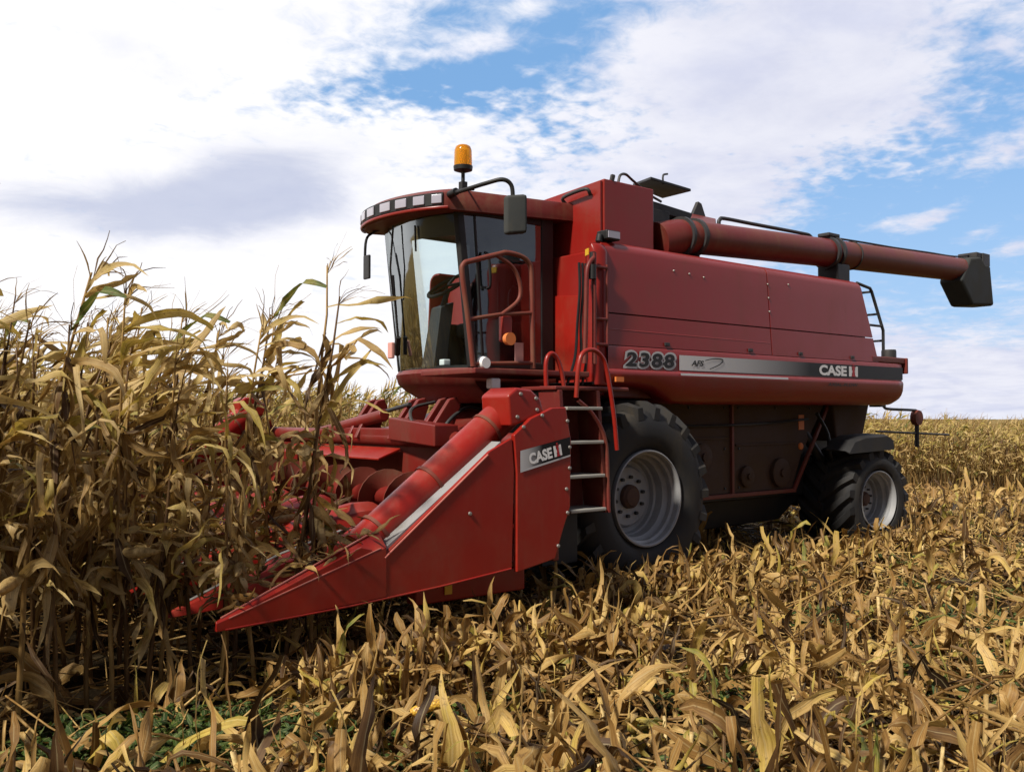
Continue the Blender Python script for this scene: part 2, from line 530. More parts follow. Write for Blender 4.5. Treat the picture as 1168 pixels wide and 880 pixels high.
def obj(name, mb, m, parent, org=(0, 0, 0), bevel=0.0, smooth=None, solid=0.0, label=None):
    me = bpy.data.meshes.new(name)
    ox, oy, oz = org
    me.from_pydata([(x - ox, y - oy, z - oz) for x, y, z in mb.v], [], mb.f)
    me.materials.append(m)
    me.update()
    o = bpy.data.objects.new(name, me)
    COL.objects.link(o)
    if parent is not None:
        o.parent = parent
    if solid:
        md = o.modifiers.new('thick', 'SOLIDIFY')
        md.thickness = solid
        md.offset = 0
    if solid:
        es = o.modifiers.new('split', 'EDGE_SPLIT')
        es.split_angle = R(35)
    if bevel:
        md = o.modifiers.new('edge', 'BEVEL')
        md.width = bevel
        md.segments = 2
        md.limit_method = 'ANGLE'
        md.angle_limit = R(40)
        me.shade_smooth()
        w = o.modifiers.new('wn', 'WEIGHTED_NORMAL')
        w.keep_sharp = False
    elif smooth is not None:
        me.shade_smooth()
        try:
            me.set_sharp_from_angle(angle=R(smooth))
        except Exception:
            pass
    if label:
        o['label'] = label
    return o


def thing(name, label, cat, loc=(0, 0, 0), group=None):
    o = bpy.data.objects.new(name, None)
    COL.objects.link(o)
    o.location = loc
    o.empty_display_size = 0.2
    o['label'] = label
    o['category'] = cat
    if group:
        o['group'] = group
    return o


def text_mb(body, size, bold=0.0, shear=0.0, extrude=0.002, spacing=1.0):
    cu = bpy.data.curves.new('lettering', 'FONT')
    cu.body = body
    cu.size = size
    cu.offset = bold
    cu.shear = shear
    cu.extrude = extrude
    cu.space_character = spacing
    cu.resolution_u = 4
    to = bpy.data.objects.new('lettering', cu)
    COL.objects.link(to)
    bpy.context.view_layer.update()
    dg = bpy.context.evaluated_depsgraph_get()
    me = to.evaluated_get(dg).to_mesh()
    v = [tuple(p.co) for p in me.vertices]
    f = [tuple(p.vertices) for p in me.polygons]
    to.evaluated_get(dg).to_mesh_clear()
    bpy.data.objects.remove(to)
    bpy.data.curves.remove(cu)
    return v, f


def put_text(mb, body, x0, x1, z0, z1, y, bold=0.0, shear=0.0, rot=0.0, spacing=1.0):
    """fits the words into the box x0..x1, z0..z1 on the plane Y = y, read from -Y"""
    v, f = text_mb(body, 1.0, bold, shear, 0.0, spacing)
    xs = [p[0] for p in v]
    ys = [p[1] for p in v]
    w, h = max(xs) - min(xs), max(ys) - min(ys)
    mx, my = min(xs), min(ys)
    cr, sr = math.cos(rot), math.sin(rot)
    out = []
    for p in v:
        a = (p[0] - mx) / w * (x1 - x0)
        b2 = (p[1] - my) / h * (z1 - z0)
        out.append((x0 + a * cr - b2 * sr, y, z0 + a * sr + b2 * cr))
    mb.add(out, f)


# ------------------------------------------------------------------ ground
def ground_z(x, y):
    x = np.asarray(x, float)
    y = np.asarray(y, float)
    s = np.clip(x - 5.0, 0, None)
    z = -0.045 * np.minimum(s, 25.0) - 0.022 * np.clip(s - 25.0, 0, 500.0)
    soft = np.clip(s / 6.0, 0, 1)
    z = z * soft
    z = z + 0.03 * np.sin(x * 1.3 + 0.6 * y) * np.sin(y * 1.1 - 0.4 * x) * np.clip(1 - np.hypot(x, y) / 60.0, 0, 1)
    return z


def axis_vals(lo, hi, near, step):
    vals = list(np.arange(-near, near + 1e-6, step))
    s = step
    x = near
    while x < hi:
        s *= 1.35
        x += s
        vals.append(min(x, hi))
    s = step
    x = -near
    while x > lo:
        s *= 1.35
        x -= s
        vals.insert(0, max(x, lo))
    return np.array(vals)


gx = axis_vals(-2500, 2500, 32, 0.5)
gy = axis_vals(-2500, 2500, 32, 0.5)
GX, GY = np.meshgrid(gx, gy, indexing='ij')
GZ = ground_z(GX, GY)
mb = MB()
nx, ny = GX.shape
mb.v = list(zip(GX.ravel().tolist(), GY.ravel().tolist(), GZ.ravel().tolist()))
mb.f = [(i * ny + j, (i + 1) * ny + j, (i + 1) * ny + j + 1, i * ny + j + 1) for i in range(nx - 1) for j in range(ny - 1)]
g = obj('ground', mb, SOIL, None, smooth=60)
g['kind'] = 'structure'
g['label'] = 'dark soil of the corn field falling away behind the machine'

# ------------------------------------------------------------------ the combine harvester
CY = 1.65
ORG = (1.2, CY, 0.0)
comb_h = thing('combine_harvester', 'big red combine harvester with a corn head cutting into the standing corn', 'combine harvester', ORG)


def part(name, mb_, m, parent=None, **kw):
    return obj(name, mb_, m, parent or comb_h, org=ORG, **kw)


def both(mb_fn):
    """a mesh of both sides of the machine"""
    m_ = MB()
    a = mb_fn()
    m_.add(a.v, a.f)
    b2 = mb_fn().mirror(CY)
    m_.add(b2.v, b2.f)
    return m_


# inner hull, engine deck
hull = MB()
hull.box(-0.20, 4.05, 0.33, 2.97, 1.84, 3.22)
hull.box(4.05, 4.84, 0.30, 3.0, 1.90, 2.33)
part('tank_shell', hull, MAROON, bevel=0.02)
rw = MB()
rw.prism([(3.9, 2.33), (4.19, 2.33), (3.92, 3.22), (3.9, 3.22)], 'y', 0.24, 3.06)
part('tank_rear_wall', rw, MAROON, bevel=0.006)


def side_sheet(x0f, x1f, z0, z1, round_top=False, n=2):
    """one pressed sheet of the side; x0f/x1f give its ends at a height"""
    prof = []
    def yz(z):
        return 0.15 + 0.07 * (z - 2.31)
    if round_top:
        for z in np.linspace(z0, z1 - 0.10, 4):
            prof.append((yz(z), z))
        for a in np.linspace(0, math.pi / 2, 6)[1:]:
            yb = yz(z1 - 0.10)
            prof.append((yb + 0.12 * (1 - math.cos(a)), z1 - 0.10 + 0.10 * math.sin(a)))
        prof.append((0.40, z1 - 0.002))
    else:
        for z in np.linspace(z0, z1, 3):
            prof.append((yz(z), z))
    rows = []
    for (y, z) in prof:
        rows.append([(x0f(z) + (x1f(z) - x0f(z)) * k / n, y, z) for k in range(n + 1)])
    m_ = MB().grid(rows)
    return m_


rear_end = lambda z: 3.93 + (3.30 - z) * 0.30
mid_a = lambda z: 2.06
mid_b = lambda z: 2.075
front_e = lambda z: -0.40
sheets_l = MB()
for a0, a1, z0, z1, rt in ((front_e, mid_a, 2.625, 3.30, True), (mid_b, rear_end, 2.625, 3.30, True),
                           (front_e, mid_a, 2.325, 2.612, False), (mid_b, rear_end, 2.325, 2.612, False)):
    s_ = side_sheet(a0, a1, z0, z1, rt)
    sheets_l.add(s_.v, s_.f)
sp = part('side_panel', sheets_l, RED, smooth=50, solid=0.02, label='plain upper red side sheets with thin seams')
rs = MB().add(sheets_l.v, sheets_l.f).mirror(CY)
part('side_panel', rs, RED, smooth=50, solid=0.02)
# pressed crease under the upper sheet, rivets
cr = MB()
cr.tube([(-0.38, 0.158, 2.47), (2.05, 0.158, 2.455)], 0.010, 6)
part('pressed_crease', cr, RED, sp, smooth=60)
for (x, z) in [(0.55, 3.10), (0.78, 3.09), (1.0, 3.075), (2.07, 3.10), (2.07, 2.95), (2.07, 2.80), (2.45, 3.13)]:
    y = 0.15 + 0.07 * (z - 2.31) - 0.012
    rv = MB().lathe([(0.0, 0.011), (-0.008, 0.009), (-0.011, 0.0)], (x, y, z), 'y', 8)
    part('rivet', rv, STEEL, sp, smooth=60)

for (x, z) in ((0.35, 2.345), (1.65, 2.345), (2.55, 2.345), (3.6, 2.345)):
    lm_ = MB().box(x, x + 0.07, 0.128, 0.142, z, z + 0.035)
    part('panel_latch', lm_, DARK, sp, bevel=0.004)

# front corner post and the forward wall of the tank
cp = MB()
ring = []
for z in (1.95, 2.3, 3.18, 3.26):
    inset = 0.0 if z < 3.2 else 0.05
    ring.append([(-0.41, 0.155 + inset, z), (-0.48, 0.16 + inset, z), (-0.53, 0.20 + inset, z), (-0.54 + inset, 0.27, z), (-0.50 + inset, 0.34, z), (-0.24, 0.46, z), (-0.24, 0.30, z)])
cp.loft(ring)
part('corner_post', cp, RED, smooth=35, bevel=0.015)
fw = MB()
fw.box(-0.26, -0.16, 0.40, 2.94, 1.86, 3.26)
part('front_wall', fw, RED, bevel=0.02)
fw2 = MB()
fw2.hexa([(-0.29, 0.50, 2.05), (-0.29, 1.20, 2.05), (-0.262, 1.20, 2.05), (-0.262, 0.50, 2.05)],
         [(-0.29, 0.50, 2.82), (-0.29, 1.20, 2.88), (-0.262, 1.20, 2.88), (-0.262, 0.50, 2.82)])
part('front_hatch', fw2, RED2, bevel=0.004)

# band along the lower side: shallow wheel arch at the front, rounded tail
def band(xs=None):
    xs = [-0.42, -0.05, 0.10, 0.22, 0.32, 0.42, 0.52, 0.8, 1.5, 2.06, 2.075, 2.8, 3.6, 4.3, 4.62, 4.76, 4.83, 4.87, 4.885]
    arch = [(-0.6, 1.945), (0.0, 1.94), (0.22, 1.91), (0.36, 1.85), (0.5, 1.79), (0.7, 1.785), (4.6, 1.80), (4.75, 1.84), (4.84, 1.92), (4.885, 2.02)]
    rows = []
    for x in xs:
        zb = float(np.interp(x, [a[0] for a in arch], [a[1] for a in arch]))
        tail = max(0.0, (x - 4.70) / 0.185)
        pull = 0.16 * tail ** 3
        yt = 0.13
        prof = [(yt + 0.20, 2.318), (yt + 0.01, 2.318), (yt, 2.30), (yt, 2.20), (yt, 2.105), (yt - 0.012, 2.095), (yt - 0.022, 2.07), (yt - 0.02, 2.05)]
        zc = 2.04
        for k in range(1, 6):
            a = k / 5 * math.pi / 2
            prof.append((yt - 0.02 + 0.14 * (1 - math.cos(a)) * 1.0, zc - (zc - zb) * math.sin(a)))
        prof.append((yt + 0.42, zb + 0.01))
        rows.append([(x - pull * 0.3, y + pull, z) for y, z in prof])
    m_ = MB().grid(rows)
    # tail closing plate
    last = rows[-1]
    m_.add(last + [(4.84, 0.55, 2.318)], [tuple(range(len(last)))])
    return m_

bd = part('lower_side_band', band(), RED, smooth=40, label='red side band with the number and the silver to black stripe')
part('lower_side_band', band().mirror(CY), RED, smooth=40)
# rear top rail above the band
tr = MB()
tr.box(4.08, 4.86, 0.14, 0.34, 2.325, 2.40)
tr.box(4.86, 4.90, 0.12, 3.18, 2.20, 2.40)
tr.box(4.08, 4.86, 2.96, 3.16, 2.325, 2.40)
tr.box(4.84, 4.885, 0.35, 2.95, 1.90, 2.20)
part('rear_rail', tr, MAROON, bevel=0.012)
cl = MB()
cl.lathe([(0, 0.0), (0, 0.09), (0.08, 0.09), (0.10, 0.085), (0.10, 0.0)], (4.66, 0.25, 2.402), 'z', 18)
part('marker_light', cl, DARK, smooth=40)
rl = MB()
rl.box(4.885, 4.93, 0.16, 0.26, 2.22, 2.36)
part('tail_lamp', rl, LOGORED, bevel=0.008)

# decals on the near side band
YD = 0.13
st = MB()
st.add([(0.545, YD - 0.006, 2.265), (0.545, YD - 0.006, 2.118), (4.76, YD - 0.006, 2.118), (4.76, YD - 0.006, 2.272)], [(0, 1, 2, 3)])
part('stripe_decal', st, STRIPE, bd)
st = MB()
st.add([(0.54, YD - 0.0275, 2.088), (0.54, YD - 0.0295, 2.066), (2.3, YD - 0.0295, 2.066), (2.3, YD - 0.0275, 2.088)], [(0, 1, 2, 3)])
part('pinstripe', st, SILVER, bd)
st = MB()
put_text(st, '2388', -0.235, 0.505, 2.112, 2.288, YD - 0.007, bold=0.085, shear=0.12, spacing=1.12)
part('number_outline', st, SILVER, bd)
st = MB()
put_text(st, '2388', -0.205, 0.475, 2.132, 2.268, YD - 0.010, bold=0.035, shear=0.12, spacing=1.16)
part('number_lettering', st, INK, bd)
st = MB()
put_text(st, 'AFS', 0.72, 0.91, 2.165, 2.222, YD - 0.010, bold=0.03, shear=0.2)
part('small_lettering', st, INK, bd)
st = MB()
sw = curve_pts([(0.93, 0, 2.225), (1.05, 0, 2.246), (1.17, 0, 2.248), (1.21, 0, 2.232), (1.15, 0, 2.19), (1.0, 0, 2.140)], 6)
for i in range(len(sw) - 1):
    a, b2 = sw[i], sw[i + 1]
    d = (b2 - a).normalized()
    nn = Vector((-d.z, 0, d.x)) * (0.0035 + 0.004 * min(i, len(sw) - i) / len(sw) * 2)
    st.add([(a.x - nn.x, YD - 0.010, a.z - nn.z), (b2.x - nn.x, YD - 0.010, b2.z - nn.z), (b2.x + nn.x, YD - 0.010, b2.z + nn.z), (a.x + nn.x, YD - 0.010, a.z + nn.z)], [(0, 1, 2, 3)])
part('swoosh_mark', st, DARK, bd)


def logo(x0, z0, h, y, parent, rot=0.0, wide=2.7):
    """white word and the H with a red upright in its middle"""
    w = h * wide
    k_ = wide / 2.7
    m_ = MB()
    put_text(m_, 'CASE', x0, x0 + w, z0, z0 + h, y, bold=0.045, rot=rot)
    cr_, sr_ = math.cos(rot), math.sin(rot)
    def quad(mm, a0, a1, b0, b1, yy):
        pts = []
        for a, b_ in ((a0, b0), (a1, b0), (a1, b1), (a0, b1)):
            pts.append((x0 + a * cr_ - b_ * sr_, yy, z0 + a * sr_ + b_ * cr_))
        mm.add(pts, [(0, 1, 2, 3)])
    xa = w + h * 0.22 * k_
    quad(m_, xa, xa + h * 0.30 * k_, 0, h, y)
    quad(m_, xa + h * 0.62 * k_, xa + h * 0.92 * k_, 0, h, y)
    quad(m_, xa + h * 0.30 * k_, xa + h * 0.62 * k_, h * 0.36, h * 0.62, y)
    part('brand_lettering', m_, WHITE, parent)
    r_ = MB()
    quad(r_, xa + h * 0.34 * k_, xa + h * 0.58 * k_, 0.0, h * 1.0, y - 0.002)
    quad(r_, xa + h * 0.24 * k_, xa + h * 0.68 * k_, 0.0, h * 0.10, y - 0.003)
    quad(r_, xa + h * 0.24 * k_, xa + h * 0.68 * k_, h * 0.90, h * 1.0, y - 0.003)
    quad(r_, xa + h * 0.37 * k_, xa + h * 0.55 * k_, h * 1.08, h * 1.22, y - 0.002)
    part('brand_emblem', r_, LOGORED, parent)


logo(2.92, 2.132, 0.120, YD - 0.010, bd, wide=4.7)
st = MB()
put_text(st, 'AXIAL-FLOW', 3.07, 3.70, 2.012, 2.050, YD - 0.0245, bold=0.03, shear=0.2)
part('small_lettering', st, INK, bd)

# machinery below the body: dirty side plates, belly, axles
bp_ = MB()
bp_.prism([(0.55, 0.80), (2.05, 0.80), (2.05, 1.82), (0.55, 1.82)], 'y', 0.70, 0.74)
bp_.prism([(2.09, 0.80), (3.22, 0.80), (3.42, 1.2), (3.92, 1.82), (2.09, 1.82)], 'y', 0.70, 0.74)
part('belly_panel', bp_, BROWN, bevel=0.008, label='mud brown lower side plates')
br = MB()
br.box(0.5, 3.25, 0.66, 0.70, 0.755, 0.80)
br.box(2.05, 2.09, 0.67, 0.735, 0.78, 1.82)
br.prism([(3.20, 0.78), (3.26, 0.78), (4.0, 1.80), (3.94, 1.80)], 'y', 0.665, 0.70)
part('belly_rail', br, RUST, bevel=0.006)
bl = MB()
bl.box(0.2, 3.6, 0.80, 2.55, 0.70, 1.84)
bl.hexa([(0.75, 0.95, 0.36), (3.3, 0.95, 0.40), (3.3, 2.35, 0.40), (0.75, 2.35, 0.36)], [(0.65, 0.86, 0.72), (3.7, 0.86, 0.72), (3.7, 2.45, 0.72), (0.65, 2.45, 0.72)])
bl.box(3.3, 4.5, 0.95, 2.4, 0.75, 1.84)
bl.box(-0.45, 0.55, 0.95, 2.4, 0.55, 1.84)
part('belly', bl, BLACK, bevel=0.02)
bl = MB()
bl.box(-0.15, 0.15, 0.5, 2.8, 0.75, 1.08)
part('front_axle', bl, DARK, bevel=0.02)
ra = MB()
ra.box(4.02, 4.28, 0.55, 2.75, 0.50, 0.72)
ra.hexa([(3.9, 1.2, 0.7), (4.4, 1.2, 0.7), (4.4, 2.1, 0.7), (3.9, 2.1, 0.7)], [(3.6, 0.9, 1.85), (4.6, 0.9, 1.85), (4.6, 2.4, 1.85), (3.6, 2.4, 1.85)])
ra.tube([(3.45, 0.78, 1.6), (4.1, 0.62, 0.75)], 0.06, 8)
part('rear_axle', ra, BLACK, bevel=0.015)
rh = MB()
rh.hexa([(4.05, 0.62, 1.35), (4.66, 0.62, 1.40), (4.66, 2.7, 1.40), (4.05, 2.7, 1.35)], [(3.95, 0.60, 1.82), (4.80, 0.60, 1.84), (4.80, 2.7, 1.84), (3.95, 2.7, 1.82)])
part('straw_hood', rh, BROWN, bevel=0.02)
for (x, z, r_, dp) in ((2.95, 1.0, 0.17, 0.05), (2.32, 0.98, 0.12, 0.04), (1.55, 1.22, 0.15, 0.035)):
    dm = MB().lathe([(0.0, r_), (-dp, r_), (-dp - 0.012, r_ * 0.85), (-dp - 0.012, r_ * 0.3), (-dp - 0.035, r_ * 0.28), (-dp - 0.035, 0.0)], (x, 0.70, z), 'y', 28)
    part('pulley_cover', dm, BROWN, smooth=35)
dm = MB().box(1.02, 1.42, 0.64, 0.70, 0.92, 1.12)
part('tool_box', dm, BROWN, bevel=0.012)
for (x0, x1, z) in ((0.62, 2.0, 1.42), (2.14, 3.3, 1.34)):
    dm = MB().box(x0, x1, 0.682, 0.70, z - 0.012, z + 0.012)
    part('panel_rib', dm, BROWN, bevel=0.004)
for (x, z) in ((0.70, 1.76), (1.35, 1.76), (1.95, 1.76), (2.2, 1.76), (2.9, 1.76), (3.6, 1.76), (1.95, 0.86), (2.2, 0.86), (3.1, 0.86), (1.95, 1.3), (2.2, 1.3)):
    dm = MB().lathe([(0.0, 0.016), (-0.012, 0.014), (-0.014, 0.0)], (x, 0.70, z), 'y', 8)
    part('panel_bolt', dm, DARK, smooth=60)
dm = MB().tube(curve_pts([(3.6, 0.60, 1.7), (3.75, 0.55, 1.45), (3.72, 0.5, 1.2), (3.9, 0.5, 0.95), (4.05, 0.5, 0.75)], 5), 0.022, 6)
part('hydraulic_hose', dm, BLACK, smooth=60)
dm = MB().tube(curve_pts([(0.62, 0.66, 1.60), (1.4, 0.665, 1.56), (2.6, 0.665, 1.58), (3.5, 0.66, 1.63)], 5), 0.016, 6)
part('brake_pipe', dm, DARK, smooth=60)
for nm, m_, pts in (('warning_sticker', ORANGE, ((0.86, 0.96, 1.50, 1.69), (3.36, 3.47, 1.50, 1.68))), ):
    for (a0, a1, z0, z1) in pts:
        sm = MB().box(a0, a1, 0.692, 0.70, z0, z1)
        part(nm, sm, m_)
for (x, z) in ((1.08, 1.30), (3.40, 1.30)):
    sm = MB().lathe([(0.0, 0.045), (-0.015, 0.04), (-0.02, 0.0)], (x, 0.70, z), 'y', 14)
    part('reflector', sm, ORANGE, smooth=40)

# grey guard above the rear wheel
rg = MB()
rows = []
for x, z in ((3.50, 1.24), (3.62, 1.36), (3.85, 1.405), (4.36, 1.42), (4.48, 1.37)):
    rows.append([(x, 0.42, z + 0.02), (x, 0.16, z + 0.01), (x, 0.11, z - 0.01), (x, 0.10, 1.21 + 0.04 * (x - 3.0) / 1.4)])
rg.grid(rows)
part('rear_mudguard', rg, RUBBER, smooth=40, solid=0.02)

# wheels
def wheel(cx, cyo, r, w, rr, lugs, sign, turn=0.0, lug_h=0.045):
    """outer face at Y = cyo; sign +1 when the tyre extends towards +Y"""
    c_ = (cx, cyo, r)
    piv = (cx, cyo + sign * w / 2)
    wh = MB()
    k = w / 0.72
    q = (r - rr) / 0.47 * (0.88 if rr < 0.4 else 0.97)
    prof = [(0.13 * k, rr - 0.02), (0.06 * k, rr + 0.02 * q), (0.015 * k, rr + 0.08 * q), (0.0, rr + 0.16 * q), (0.008 * k, rr + 0.27 * q), (0.04 * k, rr + 0.36 * q), (0.11 * k, rr + 0.415 * q), (0.24 * k, rr + 0.43 * q)]
    prof = prof + [(0.36 * k, rr + 0.435 * q)] + [(w - a, b_) for a, b_ in reversed(prof)]
    wh.lathe(prof, c_, 'y', 64, sign)
    rnd = random.Random(int(cx * 10) + lugs)
    # heavy bars of the tread
    for side in (0, 1):
        for i in range(lugs):
            a0 = 2 * math.pi * (i + 0.5 * side) / lugs
            path = []
            for t in np.linspace(0, 1, 5):
                yy = (0.02 + (0.5 - 0.02 + 0.03) * t) * w
                ro = r if yy > 0.16 * w else rr + (r - rr) * (0.86 + 0.14 * (yy - 0.02 * w) / (0.14 * w))
                ri = rr + (0.42 * q if yy > 0.1 * w else 0.30 * q)
                ang = a0 + (0.62 * t ** 0.9) * (0.9 / r) * 0.55 * (w / 0.72)
                path.append((yy if side == 0 else w - yy, ang, ri, ro))
            half = (0.042 if rr < 0.4 else 0.034) / r
            v, f = [], []
            for (yy, ang, ri, ro) in path:
                for da, rad in ((-half * 1.5, ri), (-half, ro), (half, ro), (half * 1.5, ri)):
                    v.append((cx + rad * math.cos(ang + da), cyo + sign * yy, r + rad * math.sin(ang + da)))
            for s_ in range(4):
                for j in range(4):
                    f.append((s_ * 4 + j, s_ * 4 + (j + 1) % 4, s_ * 4 + 4 + (j + 1) % 4, s_ * 4 + 4 + j))
            f += [(0, 1, 2, 3), (19, 18, 17, 16)]
            wh.add(v, f)
    wh.turn(piv, turn)
    p = obj('wheel', wh, RUBBER, comb_h, org=ORG, smooth=35)
    p['label'] = None
    del p['label']
    rm = MB()
    s = rr / 0.435
    d = min(w / 0.72, 0.9 if w > 0.75 and rr < 0.4 else 2)
    prof = [(0.12 * d, 0.430 * s), (0.045 * d, 0.452 * s), (0.022 * d, 0.448 * s), (0.020 * d, 0.436 * s), (0.035 * d, 0.424 * s), (0.085 * d, 0.418 * s),
            (0.10 * d, 0.398 * s), (0.135 * d, 0.396 * s), (0.15 * d, 0.408 * s), (0.17 * d, 0.396 * s), (0.19 * d, 0.372 * s), (0.27 * d, 0.366 * s), (0.285 * d, 0.352 * s), (0.33 * d, 0.345 * s),
            (0.335 * d, 0.30 * s), (0.30 * d, 0.285 * s), (0.285 * d, 0.27 * s), (0.28 * d, 0.0)]
    rm.lathe(prof, c_, 'y', 64, sign)
    rm.turn(piv, turn)
    ro_ = obj('rim', rm, RIM, p, org=ORG, smooth=28)
    hb = MB()
    hb.lathe([(0.279 * d, 0.115 * s), (0.24 * d, 0.11 * s), (0.225 * d, 0.09 * s), (0.215 * d, 0.085 * s), (0.205 * d, 0.04 * s), (0.205 * d, 0.0)], c_, 'y', 24, sign)
    hb.turn(piv, turn)
    obj('hub', hb, HUB, p, org=ORG, smooth=35)
    for i in range(10):
        a = 2 * math.pi * i / 10 + 0.2
        bo = MB().lathe([(0.279 * d, 0.018 * s), (0.25 * d, 0.017 * s), (0.25 * d, 0.0)], (cx + 0.185 * s * math.cos(a), cyo, r + 0.185 * s * math.sin(a)), 'y', 6, sign)
        bo.turn(piv, turn)
        obj('wheel_nut', bo, DARK, p, org=ORG)
    return p


wheel(0.0, 0.0, 0.91, 0.74, 0.435, 22, 1)
wheel(0.0, 3.3, 0.91, 0.74, 0.435, 22, -1)
wheel(4.20, 0.10, 0.645, 0.80, 0.345, 17, 1, R(-4), 0.05)
wheel(4.20, 3.2, 0.645, 0.80, 0.345, 17, -1, R(-4), 0.05)

# fender lip inside the arch
fl = MB()
fl.box(-0.55, 0.75, 0.20, 0.80, 1.955, 1.985)
part('wheel_arch', fl, BLACK, bevel=0.01)

# grain tank extension, its lids and the deck behind it
te = MB()
te.hexa([(-0.10, 0.50, 3.20), (0.60, 0.50, 3.20), (0.60, 2.80, 3.20), (-0.10, 2.80, 3.20)],
        [(-0.10, 0.50, 3.975), (0.60, 0.50, 3.975), (0.60, 2.80, 3.86), (-0.10, 2.80, 3.86)])
part('tank_extension', te, RED, bevel=0.012)
tf = MB()
tf.hexa([(-0.135, 0.52, 3.25), (-0.105, 0.52, 3.25), (-0.105, 2.78, 3.25), (-0.135, 2.78, 3.25)],
        [(-0.135, 0.52, 3.955), (-0.105, 0.52, 3.955), (-0.105, 2.78, 3.845), (-0.135, 2.78, 3.845)])
part('extension_front', tf, RED, bevel=0.006)
tb = MB()
tb.box(0.62, 1.35, 0.95, 2.7, 3.2, 3.93)
tb.hexa([(0.66, 1.0, 3.93), (1.75, 1.0, 3.88), (1.75, 2.7, 3.88), (0.66, 2.7, 3.93)], [(0.66, 1.0, 4.06), (1.80, 1.0, 3.98), (1.80, 2.7, 3.98), (0.66, 2.7, 4.06)])
tb.box(1.35, 2.1, 1.15, 2.7, 3.2, 3.80)
part('tank_lid_frame', tb, BLACK, bevel=0.015)
lid = MB()
lq = [(0.88, 0.8, 4.18), (1.53, 0.8, 4.15), (1.73, 1.4, 4.21), (1.23, 1.4, 4.28)]
lid.hexa(lq, [(x, y, z + 0.03) for x, y, z in lq])
part('tank_lid', lid, BLACK, bevel=0.006)
ld = MB()
ld.hexa([(1.38, 0.98, 3.70), (2.22, 0.98, 3.70), (2.70, 1.5, 3.70), (1.8, 1.5, 3.70)], [(1.42, 1.0, 3.86), (2.20, 1.0, 3.86), (2.80, 1.48, 4.13), (2.30, 1.5, 4.14)])
part('tank_lid', ld, MAROON, bevel=0.01)
lk = MB()
lk.prism([(2.35, 4.10), (2.47, 4.30), (2.53, 4.28), (2.62, 4.10)], 'y', 1.48, 1.53)
part('lid_hinge', lk, DARK, bevel=0.006)
hd = MB()
hd.tube(curve_pts([(-0.15, 1.0, 3.80), (-0.20, 0.98, 3.86), (-0.20, 0.66, 3.885), (-0.15, 0.64, 3.83)], 4), 0.018, 8)
part('grab_handle', hd, DARK, smooth=60)
hk = MB()
hk.tube(curve_pts([(0.15, 0.56, 3.97), (0.18, 0.56, 4.06), (0.28, 0.58, 4.09), (0.42, 0.62, 4.06), (0.8, 0.75, 4.00), (1.15, 0.9, 4.00)], 4), 0.014, 6)
part('lid_rod', hk, DARK, smooth=60)
hk = MB().tube([(0.02, 0.52, 3.965), (0.04, 0.52, 4.03)], 0.025, 6)
part('lid_knob', hk, DARK, smooth=60)
hk = MB().tube(curve_pts([(1.12, 0.84, 4.17), (1.12, 0.84, 4.27), (1.20, 0.85, 4.30)], 3), 0.012, 6)
part('lid_hook', hk, DARK, smooth=60)

# unloading auger with elbow, joint and spout
AU = [(0.78, 0.62, 3.48), (1.05, 0.56, 3.55), (1.3, 0.52, 3.565), (3.73, 0.5, 3.665), (6.9, 0.5, 3.78), (7.25, 0.5, 3.79)]
au = MB()
au.tube(AU, [0.20, 0.185, 0.175, 0.172, 0.168, 0.168], 26)
ap = part('unloading_auger', au, MAROON, smooth=50)
for x, rr_, wd in ((1.22, 0.205, 0.05), (1.05, 0.215, 0.04), (3.66, 0.20, 0.05), (3.78, 0.205, 0.04), (4.2, 0.182, 0.02)):
    zz = float(np.interp(x, [p[0] for p in AU], [p[2] for p in AU]))
    yy = float(np.interp(x, [p[0] for p in AU], [p[1] for p in AU]))
    j = MB()
    j.tube([(x, yy, zz), (x + wd, yy, zz + wd * 0.04)], rr_, 26)
    part('joint_ring', j, DARK, ap, smooth=40)
j = MB().box(3.62, 3.86, 0.42, 0.58, 3.855, 3.90)
part('joint_cap', j, DARK, ap, bevel=0.01)
sup = MB()
sup.box(3.70, 3.98, 0.36, 0.64, 3.30, 3.53)
part('auger_saddle', sup, BLACK, bevel=0.02)
sh = MB()
def ringp(x, y, z, a, b_, tilt):
    return [(x + a * math.cos(t) * math.cos(tilt), y + b_ * math.sin(t), z + a * math.cos(t) * math.sin(tilt)) for t in np.linspace(0, 2 * math.pi, 21)[:-1]]
sh.prism([(6.80, 3.60), (7.10, 3.95), (7.42, 4.00), (7.55, 3.90), (7.72, 3.90), (7.82, 3.30), (7.15, 3.26)], 'y', 0.33, 0.67)
part('spout', sh, GREY, ap, bevel=0.04)
se = MB()
se.box(7.34, 7.66, 0.36, 0.64, 3.985, 4.06)
se.box(7.50, 7.72, 0.34, 0.40, 3.88, 4.06)
part('spout_bracket', se, DARK, ap, bevel=0.01)
cbl = MB()
cbl.tube(curve_pts([(3.9, 0.47, 3.86), (4.5, 0.46, 3.875), (5.2, 0.47, 3.895), (6.1, 0.47, 3.93), (6.9, 0.48, 3.96), (7.4, 0.48, 4.03)], 5), 0.013, 6)
part('hydraulic_hose', cbl, BLACK, ap, smooth=60)

